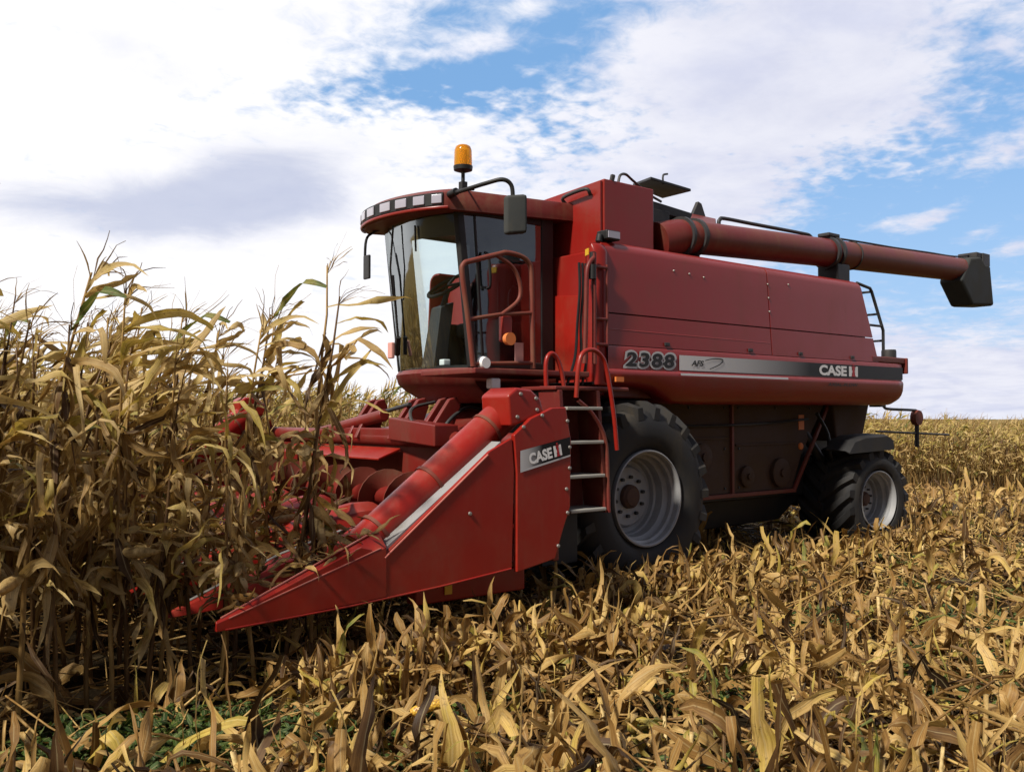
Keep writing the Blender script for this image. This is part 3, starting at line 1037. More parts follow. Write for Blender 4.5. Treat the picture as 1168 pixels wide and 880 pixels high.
# rails on the tank deck and at the back
ra_ = MB()
ra_.tube(curve_pts([(1.78, 0.62, 3.45), (1.78, 0.62, 3.78), (1.80, 0.62, 3.84), (1.88, 0.62, 3.865), (2.4, 0.62, 3.87), (3.3, 0.62, 3.88), (3.52, 0.62, 3.87), (3.60, 0.62, 3.78)], 5), 0.022, 8)
ra_.tube([(1.78, 0.62, 3.775), (3.56, 0.62, 3.83)], 0.014, 6)
part('deck_rail', ra_, DARK, smooth=60)
rl_ = MB()
for y in (0.30, 0.70):
    rl_.tube([(4.02, y, 3.30), (4.32, y, 3.26), (4.36, y, 3.22), (4.62, y, 2.75), (4.62, y, 2.36)], 0.020, 8)
    rl_.tube([(4.05, y, 2.80), (4.60, y, 2.80)], 0.016, 6)
for z, x in ((2.62, 4.62), (2.95, 4.51), (3.22, 4.36)):
    rl_.tube([(x, 0.30, z), (x, 0.70, z)], 0.016, 6)
part('rear_ladder', rl_, DARK, smooth=60)

# lamp arm behind the tail
la = MB()
la.tube(curve_pts([(4.74, 0.4, 1.86), (4.80, 0.4, 1.78), (4.92, 0.4, 1.755), (5.40, 0.4, 1.745), (5.60, 0.4, 1.74)], 5), 0.018, 8)
la.tube([(5.62, 0.4, 1.60), (5.62, 0.4, 1.25)], 0.03, 8)
la.tube([(4.60, 0.4, 1.47), (6.5, 0.4, 1.40)], 0.014, 8)
la.box(4.58, 4.70, 0.32, 0.48, 1.78, 1.84)
la_o = part('lamp_arm', la, DARK, smooth=50)
lm = MB()
lm.lathe([(0, 0), (0, 0.10), (0.04, 0.11), (0.08, 0.10), (0.09, 0)], (5.62, 0.36, 1.64), 'y', 20)
part('marker_lamp', lm, RUST, la_o, smooth=40)

# work lamp and stickers at the front corner
wl = MB()
wl.box(-0.36, -0.18, 0.20, 0.34, 3.31, 3.40)
wl.tube([(-0.40, 0.27, 3.28), (-0.38, 0.27, 3.36)], 0.035, 8)
wlo = part('work_lamp', wl, BLACK, bevel=0.015)
wl = MB().box(-0.345, -0.195, 0.193, 0.20, 3.325, 3.388)
part('lamp_lens', wl, LENS, wlo)
ys = MB()
ys.hexa([(-0.546, 0.26, 3.15), (-0.510, 0.335, 3.15), (-0.500, 0.330, 3.15), (-0.536, 0.255, 3.15)], [(-0.546, 0.26, 3.21), (-0.510, 0.335, 3.21), (-0.500, 0.330, 3.21), (-0.536, 0.255, 3.21)])
part('warning_sticker', ys, YELLOW)
os_ = MB().box(-0.36, -0.26, 0.085, 0.105, 1.985, 2.03)
part('warning_sticker', os_, ORANGE)

# climbing rail with pipes at the front corner
pp = MB()
pp.tube(curve_pts([(-0.72, 0.12, 2.14), (-0.70, 0.12, 2.7), (-0.69, 0.12, 2.95), (-0.66, 0.12, 3.04), (-0.60, 0.12, 3.10)], 5), 0.022, 8)
pp.tube([(-0.60, 0.12, 2.14), (-0.60, 0.12, 3.14)], 0.020, 8)
for z in (2.32, 2.55, 3.02):
    pp.tube([(-0.60, 0.12, z), (-0.44, 0.12, z)], 0.015, 6)
pp.tube([(-0.44, 0.12, 2.30), (-0.44, 0.12, 3.05)], 0.014, 6)
part('climbing_rail', pp, MAROON, smooth=60)
hp = MB()
rnd = random.Random(3)
for k in range(3):
    x0 = -0.66 - 0.04 * k
    hp.tube(curve_pts([(x0 + 0.03, 0.20, 3.05), (x0, 0.16, 2.8), (x0 - 0.02, 0.17, 2.5), (x0 + 0.02 - 0.03 * k, 0.18, 2.2), (x0 - 0.05 * k, 0.22, 1.95)], 5), 0.013, 6)
hp.tube([(-0.63, 0.11, 2.90), (-0.63, 0.11, 3.03)], 0.035, 8)
hp.tube([(-0.60, 0.14, 3.05), (-0.60, 0.14, 3.15)], 0.03, 8)
part('hydraulic_hose', hp, BLACK, smooth=60)

# ladder, its rails and platform
lad = MB()
lad.hexa([(-1.14, -0.10, 0.84), (-1.10, -0.10, 0.84), (-1.10, 0.16, 0.84), (-1.14, 0.16, 0.84)], [(-1.20, -0.08, 1.86), (-1.16, -0.08, 1.86), (-1.16, 0.18, 1.86), (-1.20, 0.18, 1.86)])
lad.hexa([(-0.70, -0.10, 0.84), (-0.66, -0.10, 0.84), (-0.66, 0.16, 0.84), (-0.70, 0.16, 0.84)], [(-0.78, -0.08, 1.86), (-0.74, -0.08, 1.86), (-0.74, 0.18, 1.86), (-0.78, 0.18, 1.86)])
lad.box(-1.18, -0.70, 0.17, 0.19, 0.84, 1.90)
LS = (-0.18, -0.20, 0.025)
lad.shift(*LS)
lo = part('ladder', lad, MAROON, bevel=0.006)
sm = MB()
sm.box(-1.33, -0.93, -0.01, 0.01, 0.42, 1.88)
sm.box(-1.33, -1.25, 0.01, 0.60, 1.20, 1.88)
part('added_shade_panel', sm, BLACK, lo, bevel=0.006)  # added black sheets that make the dark behind the ladder
for z, dx in ((0.885, 0.0), (1.165, -0.012), (1.445, -0.026), (1.725, -0.04)):
    sm = MB().box(-1.10 + dx, -0.70 + dx, -0.115, 0.165, z - 0.028, z).shift(*LS)
    part('step', sm, TREAD, lo, bevel=0.006)
pf = MB()
pf.box(-1.90, -0.62, 0.16, 0.97, 2.02, 2.07)
pf.box(-1.40, -0.55, -0.26, 0.60, 1.885, 1.92)
part('platform', pf, MAROON, bevel=0.01)
under = MB()
under.box(-1.25, -0.5, 0.25, 0.9, 1.25, 1.86)
part('platform_bracket', under, BLACK, bevel=0.02)
h1 = MB()
h1.tube(curve_pts([(-1.20, 0.08, 1.80), (-1.21, 0.08, 2.10), (-1.17, 0.08, 2.20), (-1.10, 0.08, 2.19), (-1.03, 0.08, 2.05), (-0.97, 0.08, 1.74)], 5), 0.020, 8)
part('hand_rail', h1, RED2, smooth=60)
h2 = MB()
h2.tube(curve_pts([(-1.02, -0.09, 1.80), (-1.00, -0.1, 2.06), (-0.95, -0.1, 2.17), (-0.84, -0.1, 2.20), (-0.74, -0.1, 2.15), (-0.68, -0.1, 2.04), (-0.60, -0.1, 1.68), (-0.56, -0.1, 1.36)], 5), 0.020, 8)
h2.shift(*LS)
part('hand_rail', h2, RED2, smooth=60)
h3 = MB()
h3.tube(curve_pts([(-1.0, -0.09, 1.78), (-0.84, -0.1, 1.66), (-0.70, -0.1, 1.45), (-0.67, -0.1, 1.1), (-0.66, -0.1, 0.84)], 5), 0.018, 8)
h3.shift(*LS)
part('ladder_rail', h3, MAROON, smooth=60)
# gate rail of the platform
gt = MB()
gt.tube(curve_pts([(-1.89, 0.2, 2.08), (-1.94, 0.2, 2.45), (-2.0, 0.2, 2.82), (-1.985, 0.2, 2.91), (-1.90, 0.2, 2.945), (-1.62, 0.2, 3.03), (-1.54, 0.2, 3.05), (-1.40, 0.2, 3.04), (-1.31, 0.2, 3.0), (-1.27, 0.2, 2.90), (-1.26, 0.2, 2.5), (-1.25, 0.2, 2.08)], 5), 0.022, 8)
gt.tube([(-1.945, 0.2, 2.46), (-1.6, 0.2, 2.525), (-1.26, 0.2, 2.56)], 0.017, 8)
gt.tube([(-1.89, 0.2, 2.10), (-1.25, 0.2, 2.13)], 0.017, 8)
gt.tube(curve_pts([(-1.66, 0.2, 3.02), (-1.50, 0.2, 2.95), (-1.42, 0.2, 2.86), (-1.39, 0.2, 2.74), (-1.43, 0.2, 2.64), (-1.60, 0.2, 2.52)], 5), 0.018, 8)
part('platform_gate', gt, RUST, smooth=60)
ex = MB()
ex.box(-1.57, -1.46, 0.22, 0.28, 2.30, 2.52)
part('lamp_bracket', ex, RED2, bevel=0.015)
ex = MB().lathe([(0.0, 0.0), (0.0, 0.055), (0.05, 0.05), (0.06, 0.0)], (-1.535, 0.15, 2.32), 'y', 16)
part('indicator_lamp', ex, ORANGE, smooth=40)
pk = MB().box(-1.42, -1.33, 0.235, 0.245, 2.13, 2.30)
part('warning_label', pk, PINK)
lp = MB().lathe([(0.0, 0.0), (0.0, 0.045), (0.05, 0.058), (0.06, 0.05), (0.06, 0.0)], (-1.785, 0.16, 2.11), 'y', 16)
part('front_lamp', lp, WHITE, smooth=40)
wb = MB()
wb.box(-1.70, -1.60, 0.20, 0.28, 1.90, 1.99)
wb.box(-1.69, -1.61, 0.21, 0.27, 1.72, 1.84)
part('white_bracket', wb, WHITE, bevel=0.015)

# ---------------------------------------------------------------- cab
YL, YR, HW = 1.0, 2.3, 0.65
def front_x(y, xe, B):
    return xe - B * max(0.0, 1 - ((y - CY) / HW) ** 2) ** 0.8

ysamp = [CY + HW * math.sin(a) for a in np.linspace(-math.pi / 2, math.pi / 2, 25)]
def cabring(z, xe, B, xr, grow=0.0):
    r_ = [(front_x(y, xe, B) - grow * 0.4, CY + (y - CY) * (1 + grow), z) for y in ysamp]
    return r_ + [(xr, YR + grow * HW, z), (xr, YL - grow * HW, z)]

def glass_x(y, z):
    t = (z - 2.12) / 1.42
    return front_x(y, -1.28 - 0.18 * t, 0.20 + 0.03 * t)

base = MB()
base.loft([cabring(1.80, -1.05, 0.10, -0.32, -0.10), cabring(1.92, -1.22, 0.19, -0.31, -0.02), cabring(1.99, -1.28, 0.21, -0.30, 0.02), cabring(2.08, -1.30, 0.22, -0.30, 0.03), cabring(2.12, -1.29, 0.21, -0.30, 0.0)])
cabo = part('cab', base, MAROON, smooth=35, label='cab with a curved windscreen and red base')
fl = MB().loft([cabring(2.122, -1.24, 0.19, -0.34, -0.03), cabring(2.15, -1.24, 0.19, -0.34, -0.03)])
part('cab_floor', fl, BLACK, cabo)
ws = MB()
rows = []
for z in np.linspace(2.13, 3.56, 9):
    rows.append([(glass_x(y, z), y, z) for y in ysamp[1:-1]])
ws.grid(rows)
part('windscreen', ws, GLASS, cabo, smooth=60)
pil = MB()
for y, d in ((YL, 1), (YR, -1)):
    w_ = 0.075 if d > 0 else 0.30
    pil.hexa([(-1.32, y, 2.12), (-1.32 + w_, y, 2.12), (-1.32 + w_, y + 0.05 * d, 2.12), (-1.34, y + 0.05 * d, 2.12)][::d],
             [(-1.49, y, 3.58), (-1.49 + w_, y, 3.58), (-1.49 + w_, y + 0.05 * d, 3.58), (-1.51, y + 0.05 * d, 3.58)][::d])
    pil.box(-0.47, -0.315, min(y, y + 0.10 * d), max(y, y + 0.10 * d), 2.12, 3.64)
    pil.box(-1.25, -0.47, min(y, y + 0.05 * d), max(y, y + 0.05 * d), 2.12, 2.19)
    pil.box(-1.42, -0.47, min(y, y + 0.05 * d), max(y, y + 0.05 * d), 3.54, 3.62)
pil.hexa([(-1.20, YL + 0.004, 2.19), (-1.165, YL + 0.004, 2.19), (-1.165, YL + 0.03, 2.19), (-1.20, YL + 0.03, 2.19)],
         [(-1.30, YL + 0.004, 3.54), (-1.27, YL + 0.004, 3.54), (-1.27, YL + 0.03, 3.54), (-1.30, YL + 0.03, 3.54)])
pil.box(-0.38, -0.32, YL + 0.1, YR - 0.1, 2.12, 2.75)
pil.box(-0.38, -0.32, YL + 0.1, YR - 0.1, 3.25, 3.62)
pil.box(-0.38, -0.32, YL + 0.1, YR - 0.1, 2.75, 3.25)
part('cab_frame', pil, BLACK, cabo, bevel=0.01)
dg_ = MB()
dg_.add([(-1.28, YL + 0.012, 2.17), (-0.46, YL + 0.012, 2.17), (-0.46, YL + 0.012, 3.56), (-1.44, YL + 0.012, 3.56)], [(0, 1, 2, 3)])
part('door_window', dg_, GLASS2, cabo)
dg_ = MB()
dg_.add([(-1.04, YR - 0.012, 2.17), (-0.46, YR - 0.012, 2.17), (-0.46, YR - 0.012, 3.56), (-1.20, YR - 0.012, 3.56)], [(3, 2, 1, 0)])
part('side_window', dg_, GLASS, cabo)
dh = MB()
dh.tube(curve_pts([(-1.16, YL - 0.02, 2.86), (-1.15, YL - 0.06, 2.90), (-1.17, YL - 0.06, 3.15), (-1.19, YL - 0.02, 3.2)], 4), 0.014, 6)
part('door_handle', dh, BLACK, cabo, smooth=60)
# inside: seat, column, wheel, console, headliner, blind
se_ = MB()
se_.box(-0.88, -0.48, 1.42, 1.90, 2.47, 2.62)
se_.hexa([(-0.60, 1.42, 2.60), (-0.46, 1.42, 2.60), (-0.46, 1.90, 2.60), (-0.60, 1.90, 2.60)], [(-0.52, 1.47, 3.26), (-0.43, 1.47, 3.26), (-0.43, 1.85, 3.26), (-0.52, 1.85, 3.26)])
se_.box(-0.82, -0.55, 1.48, 1.84, 2.15, 2.47)
part('seat', se_, CLOTH, cabo, bevel=0.04)
co = MB()
co.hexa([(-1.36, 1.58, 2.14), (-1.20, 1.58, 2.14), (-1.20, 1.80, 2.14), (-1.36, 1.80, 2.14)], [(-1.26, 1.60, 2.74), (-1.10, 1.60, 2.80), (-1.10, 1.77, 2.80), (-1.26, 1.77, 2.74)])
co.tube([(-1.18, 1.68, 2.76), (-1.12, 1.68, 2.93)], 0.03, 8)
part('steering_column', co, DARK, cabo, bevel=0.02)
sw_ = MB()
cc = Vector((-1.12, 1.68, 2.97))
ax1 = Vector((0.82, 0, 0.57)).normalized() * 0.22
ax2 = Vector((0, 1, 0)) * 0.22
pts = [cc + ax1 * math.cos(t) + ax2 * math.sin(t) for t in np.linspace(0, 2 * math.pi, 25)]
sw_.tube(pts, 0.020, 8, cap=False)
for t in (0.5, 2.6, 4.7):
    sw_.tube([cc, cc + ax1 * math.cos(t) + ax2 * math.sin(t)], 0.015, 6)
part('steering_wheel', sw_, BLACK, cabo, smooth=60)
cn = MB()
cn.box(-0.98, -0.50, 1.96, 2.22, 2.15, 2.62)
cn.box(-0.90, -0.46, 1.12, 1.34, 2.15, 2.60)
cn.tube([(-0.85, 1.2, 2.58), (-0.85, 1.2, 2.98)], 0.014, 6)
cn.tube(curve_pts([(-0.74, 1.15, 2.6), (-0.76, 1.15, 2.85), (-0.68, 1.15, 2.95), (-0.60, 1.15, 2.9)], 4), 0.014, 6)
part('control_console', cn, BLACK, cabo, bevel=0.02)
hl = MB().loft([cabring(3.56, -1.42, 0.20, -0.34, -0.03), cabring(3.60, -1.42, 0.20, -0.34, -0.03)])
part('headliner', hl, BLACK, cabo)
vis = MB()
rows = []
for z in (3.56, 3.45, 3.34):
    rows.append([(glass_x(y, z) + 0.03, CY + (y - CY) * 0.97, z) for y in ysamp[2:-2]])
vis.grid(rows)
part('sun_blind', vis, BLACK, cabo, smooth=60)
pr = MB().box(-1.36, -1.28, 1.40, 1.48, 2.155, 2.215)
part('lunch_box', pr, WHITE, cabo, bevel=0.01)

# roof with its lamp bar
rf = MB()
def roofring(z, dz, xe, B, shrink):
    pts = cabring(z, xe, B, -0.10, 0.14 - shrink)
    return [(x, y, zz + dz * (x + 1.0)) for x, y, zz in pts]
rf.loft([roofring(3.575, 0.06, -1.50, 0.25, 0.06), roofring(3.57, 0.06, -1.56, 0.29, 0.0), roofring(3.60, 0.06, -1.585, 0.30, 0.0),
         roofring(3.72, 0.055, -1.58, 0.297, 0.0), roofring(3.755, 0.05, -1.54, 0.285, 0.03), roofring(3.775, 0.04, -1.40, 0.26, 0.16)])
rfo = part('roof', rf, MAROON, cabo, smooth=32, label='dark red cab roof with a row of lamps round its brow')
br_ = MB()
GROW = 1.14
def bar_pt(y, z=3.66, out=0.0):
    xx = front_x(y, -1.583, 0.2985) - 0.14 * 0.4
    e_ = 1e-3
    dx = (front_x(y + e_, -1.583, 0.2985) - front_x(y - e_, -1.583, 0.2985)) / (2 * e_ * GROW)
    nrm = Vector((-1, dx, 0)).normalized()
    return Vector((xx + nrm.x * out, CY + (y - CY) * GROW + nrm.y * out, z + 0.057 * (xx + 1.0)))
rows = []
for z_, off in ((3.602, 0.000), (3.607, 0.012), (3.718, 0.012), (3.724, 0.000)):
    rows.append([tuple(bar_pt(y, z_, off)) for y in np.linspace(CY - 0.62, CY + 0.62, 41)])
br_.grid(rows)
part('lamp_bar', br_, BLACK, cabo, smooth=50)
for ya, yb in ((1.035, 1.10), (1.15, 1.24), (1.30, 1.41), (1.47, 1.60), (1.70, 1.83), (1.89, 2.00), (2.06, 2.15), (2.20, 2.265)):
    m_ = MB()
    p0, p1 = bar_pt(ya, 3.662, 0.010), bar_pt(yb, 3.662, 0.010)
    q0, q1 = bar_pt(ya, 3.662, 0.026), bar_pt(yb, 3.662, 0.026)
    h_ = Vector((0, 0, 0.042))
    m_.hexa([p0 - h_, p1 - h_, q1 - h_, q0 - h_], [p0 + h_, p1 + h_, q1 + h_, q0 + h_])
    part('roof_lamp', m_, LENS, cabo, bevel=0.008)
lip = MB()
lip.tube([tuple(bar_pt(y, 3.585, 0.01)) for y in np.linspace(CY - 0.645, CY + 0.645, 41)], 0.014, 6)
part('brow_lip', lip, RED, cabo, smooth=60)
vent = MB()
vent.lathe([(0, 0.16), (0.04, 0.16), (0.07, 0.12), (0.07, 0.0)], (-1.50, 1.75, 3.735), 'z', 20)
part('roof_vent', vent, BLACK, cabo, smooth=40)

# beacon, mirrors, wipers
BX, BY = -1.28, 1.2
bc = MB()
bc.tube([(BX, BY, 3.72), (BX, BY, 3.99)], 0.018, 10)
bc.box(BX - 0.03, BX + 0.03, BY - 0.03, BY + 0.03, 3.80, 3.89)
bc.lathe([(0, 0.03), (0.02, 0.088), (0.05, 0.092), (0.06, 0.092)], (BX, BY, 3.98), 'z', 20)
bco = part('beacon', bc, BLACK, smooth=40)
bc = MB().lathe([(0, 0.086), (0.04, 0.086), (0.15, 0.082), (0.185, 0.070), (0.20, 0.045), (0.205, 0.0)], (BX, BY, 4.041), 'z', 24)
part('amber_dome', bc, AMBER, bco, smooth=50)
bc = MB().tube([(BX, BY, 4.05), (BX, BY, 4.19)], 0.028, 10)
part('bulb', bc, YELLOW, bco, smooth=50)
ma = MB()
ma.tube(curve_pts([(-1.60, 0.92, 3.68), (-1.66, 0.66, 3.65), (-1.58, 0.42, 3.68), (-1.50, 0.31, 3.70), (-1.43, 0.28, 3.66), (-1.41, 0.28, 3.55), (-1.41, 0.29, 3.40)], 5), 0.020, 8)
ma.tube([(-1.62, 0.98, 3.66), (-1.64, 0.80, 3.67)], 0.035, 8)
ma.tube([(-1.30, 1.16, 3.80), (-1.58, 0.62, 3.66)], 0.010, 6)
mao = part('mirror_arm', ma, BLACK, smooth=50)
mh = MB()
mh.hexa([(-1.50, 0.265, 3.22), (-1.33, 0.17, 3.24), (-1.31, 0.24, 3.24), (-1.48, 0.335, 3.22)], [(-1.50, 0.265, 3.56), (-1.33, 0.17, 3.58), (-1.31, 0.24, 3.58), (-1.48, 0.335, 3.56)])
part('mirror', mh, GREY, mao, bevel=0.03)
ma = MB()
ma.tube(curve_pts([(-1.60, 2.15, 3.56), (-1.66, 2.22, 3.52), (-1.72, 2.26, 3.44), (-1.73, 2.27, 3.18)], 5), 0.014, 8)
mao = part('mirror_arm', ma, BLACK, smooth=50)
ma = MB().box(-1.75, -1.72, 2.16, 2.27, 3.04, 3.28)
part('mirror', ma, DARK, mao, bevel=0.01)
wp = MB()
def on_glass(y, z, out=0.03):
    return (glass_x(y, z) - out, y, z)
wp.tube([on_glass(1.72, 3.50, 0.05), on_glass(1.82, 3.1, 0.09), on_glass(1.90, 2.80, 0.06)], 0.010, 6)
wp.tube([on_glass(1.88, 3.05, 0.04), on_glass(1.96, 2.36, 0.04)], 0.013, 6)
wp.tube([on_glass(1.94, 2.45, 0.045), on_glass(2.02, 2.28, 0.05)], 0.03, 6)
wp.tube([on_glass(1.42, 3.46, 0.02), on_glass(1.44, 3.22, 0.03)], 0.010, 6)
part('wiper', wp, BLACK, cabo, smooth=60)
wm = MB().box(-1.60, -1.56, 1.96, 2.04, 2.24, 2.40)
part('corner_marker', wm, PINK, cabo, bevel=0.01)

# feeder house
fh = MB()
fh.hexa([(-1.83, 1.0, 0.60), (-0.35, 1.0, 1.15), (-0.35, 2.35, 1.15), (-1.83, 2.35, 0.60)], [(-1.83, 1.0, 1.45), (-0.35, 1.0, 1.86), (-0.35, 2.35, 1.86), (-1.83, 2.35, 1.45)])
part('feeder_house', fh, HEADSHADE, bevel=0.03)

# ---------------------------------------------------------------- corn head
frame = MB()
frame.box(-1.90, -1.84, -0.80, 4.12, 0.62, 1.42)            # back sheet
frame.tube([(-1.88, -0.78, 1.47), (-1.88, 4.15, 1.47)], 0.075, 14)
frame.hexa([(-2.45, -0.80, 0.60), (-1.90, -0.80, 0.66), (-1.90, 4.12, 0.66), (-2.45, 4.12, 0.60)], [(-2.45, -0.80, 0.64), (-1.90, -0.80, 0.70), (-1.90, 4.12, 0.70), (-2.45, 4.12, 0.64)])
hdo = part('corn_head', frame, HEADSHADE, bevel=0.01, label='red corn head with snouts, cross auger and end fenders')
# pale sloped deflector under the top tube
df = MB()
df.hexa([(-2.16, 1.25, 1.28), (-1.93, 1.25, 1.36), (-1.93, 3.4, 1.36), (-2.16, 3.4, 1.28)], [(-2.16, 1.25, 1.30), (-1.93, 1.25, 1.385), (-1.93, 3.4, 1.385), (-2.16, 3.4, 1.30)])
part('deflector', df, RED2, hdo, bevel=0.005)
bk = MB()
def lug(x, y, z):
    bk.prism([(x - 0.22, z - 0.10), (x - 0.16, z + 0.02), (x + 0.02, z + 0.26), (x + 0.10, z + 0.28), (x + 0.14, z + 0.20), (x + 0.06, z), (x + 0.12, z - 0.12)], 'y', y, y + 0.05)
for y in (0.72, 0.86, 1.22, 1.34, 1.95, 2.1):
    lug(-1.78, y, 1.56)
bk.box(-1.95, -1.62, 0.62, 2.45, 1.44, 1.56)
bk.hexa([(-2.10, 0.45, 1.42), (-1.86, 0.45, 1.42), (-1.86, 1.35, 1.46), (-2.0, 1.35, 1.46)], [(-2.10, 0.45, 1.60), (-1.86, 0.45, 1.60), (-1.86, 1.35, 1.66), (-2.0, 1.35, 1.66)])
bk.tube([(-1.86, 1.65, 1.68), (-1.94, 2.9, 1.48)], 0.06, 10)
part('coupling_bracket', bk, HEADSHADE, hdo, bevel=0.012)
rod = MB()
rod.tube([(-1.8, 1.3, 1.78), (-1.82, 2.0, 1.67)], 0.02, 8)
rod.tube(curve_pts([(-1.9, 0.9, 1.46), (-2.0, 0.95, 1.62), (-1.9, 1.1, 1.74), (-1.6, 1.2, 1.80)], 5), 0.016, 6)
rod.tube(curve_pts([(-1.9, 0.7, 1.5), (-1.75, 0.7, 1.66), (-1.5, 0.8, 1.75), (-1.2, 0.9, 1.7)], 5), 0.016, 6)
part('hydraulic_hose', rod, DARK, hdo, smooth=60)
# cross auger
ca = MB()
ca.tube([(-2.16, -0.72, 0.98), (-2.16, 4.0, 0.98)], 0.085, 14)
part('auger_tube', ca, HEADSHADE, hdo, smooth=60)
def flighting(y0, y1, hand):
    n_ = int(abs(y1 - y0) / 0.42 * 20)
    rows = []
    for i in range(n_ + 1):
        t = i / n_
        a = hand * 2 * math.pi * abs(y1 - y0) / 0.42 * t
        y = y0 + (y1 - y0) * t
        rows.append([(-2.16 + r_ * math.cos(a), y, 0.98 + r_ * math.sin(a)) for r_ in (0.08, 0.16, 0.235)])
    return MB().grid(rows)
fg = flighting(-0.7, 1.62, 1)
f2 = flighting(4.0, 1.72, -1)
part('auger_flighting', fg, RUST, hdo, smooth=60, solid=0.008)
part('auger_flighting', f2, RUST, hdo, smooth=60, solid=0.008)
# gathering decks with chains between the snouts
NR = 6
PW = 0.85
Y0 = -0.90
for k in range(NR):
    yc_ = Y0 + PW * (k + 0.5)
    dk = MB()
    for s_ in (-1, 1):
        a, b2 = sorted((yc_ + s_ * 0.035, yc_ + s_ * 0.17))
        dk.hexa([(-3.55, a, 0.50), (-2.40, a, 0.74), (-2.40, b2, 0.74), (-3.55, b2, 0.50)], [(-3.55, a, 0.53), (-2.40, a, 0.78), (-2.40, b2, 0.78), (-3.55, b2, 0.53)])
    part('stripper_deck', dk, DARK, hdo, bevel=0.004)

def snout(yc_, wb=0.215, xr=-2.42, xt=-4.42, zr=0.97, zt=0.46, lean=0.0):
    """long tapering hood: wide and round at the back, a point in front"""
    rings = []
    for t, ww, zz in ((0.0, 0.80, 0.92), (0.04, 0.96, 1.0), (0.12, 1.0, 1.0), (0.40, 0.92, 0.80), (0.62, 0.74, 0.57), (0.82, 0.46, 0.28), (0.94, 0.22, 0.09), (1.0, 0.06, 0.0)):
        x = xr + (xt - xr) * t
        w = wb * ww
        z = zt + (zr - zt) * zz
        zb = 0.62 + (zt - 0.03 - 0.62) * t
        hh = max(z - zb, 0.03)
        y = yc_ + lean * t
        rings.append([(x, y - w, zb), (x, y - w * 0.98, zb + hh * 0.35), (x, y - w * 0.62, zb + hh * 0.84), (x, y - w * 0.18, zb + hh), (x, y + w * 0.18, zb + hh), (x, y + w * 0.62, zb + hh * 0.84), (x, y + w * 0.98, zb + hh * 0.35), (x, y + w, zb)])
    return MB().loft(rings)

for k in range(1, NR):
    part('snout', snout(Y0 + PW * k), RED2, hdo, smooth=30)
# hinged points of the inner snouts show a bright worn edge
for k in range(1, NR):
    e_ = MB()
    y = Y0 + PW * k
    e_.tube([(-3.22, y, 0.872), (-3.66, y, 0.755), (-4.06, y, 0.606), (-4.30, y, 0.51)], 0.010, 6)
    part('worn_highlight_edge', e_, STEEL, hdo, smooth=60)

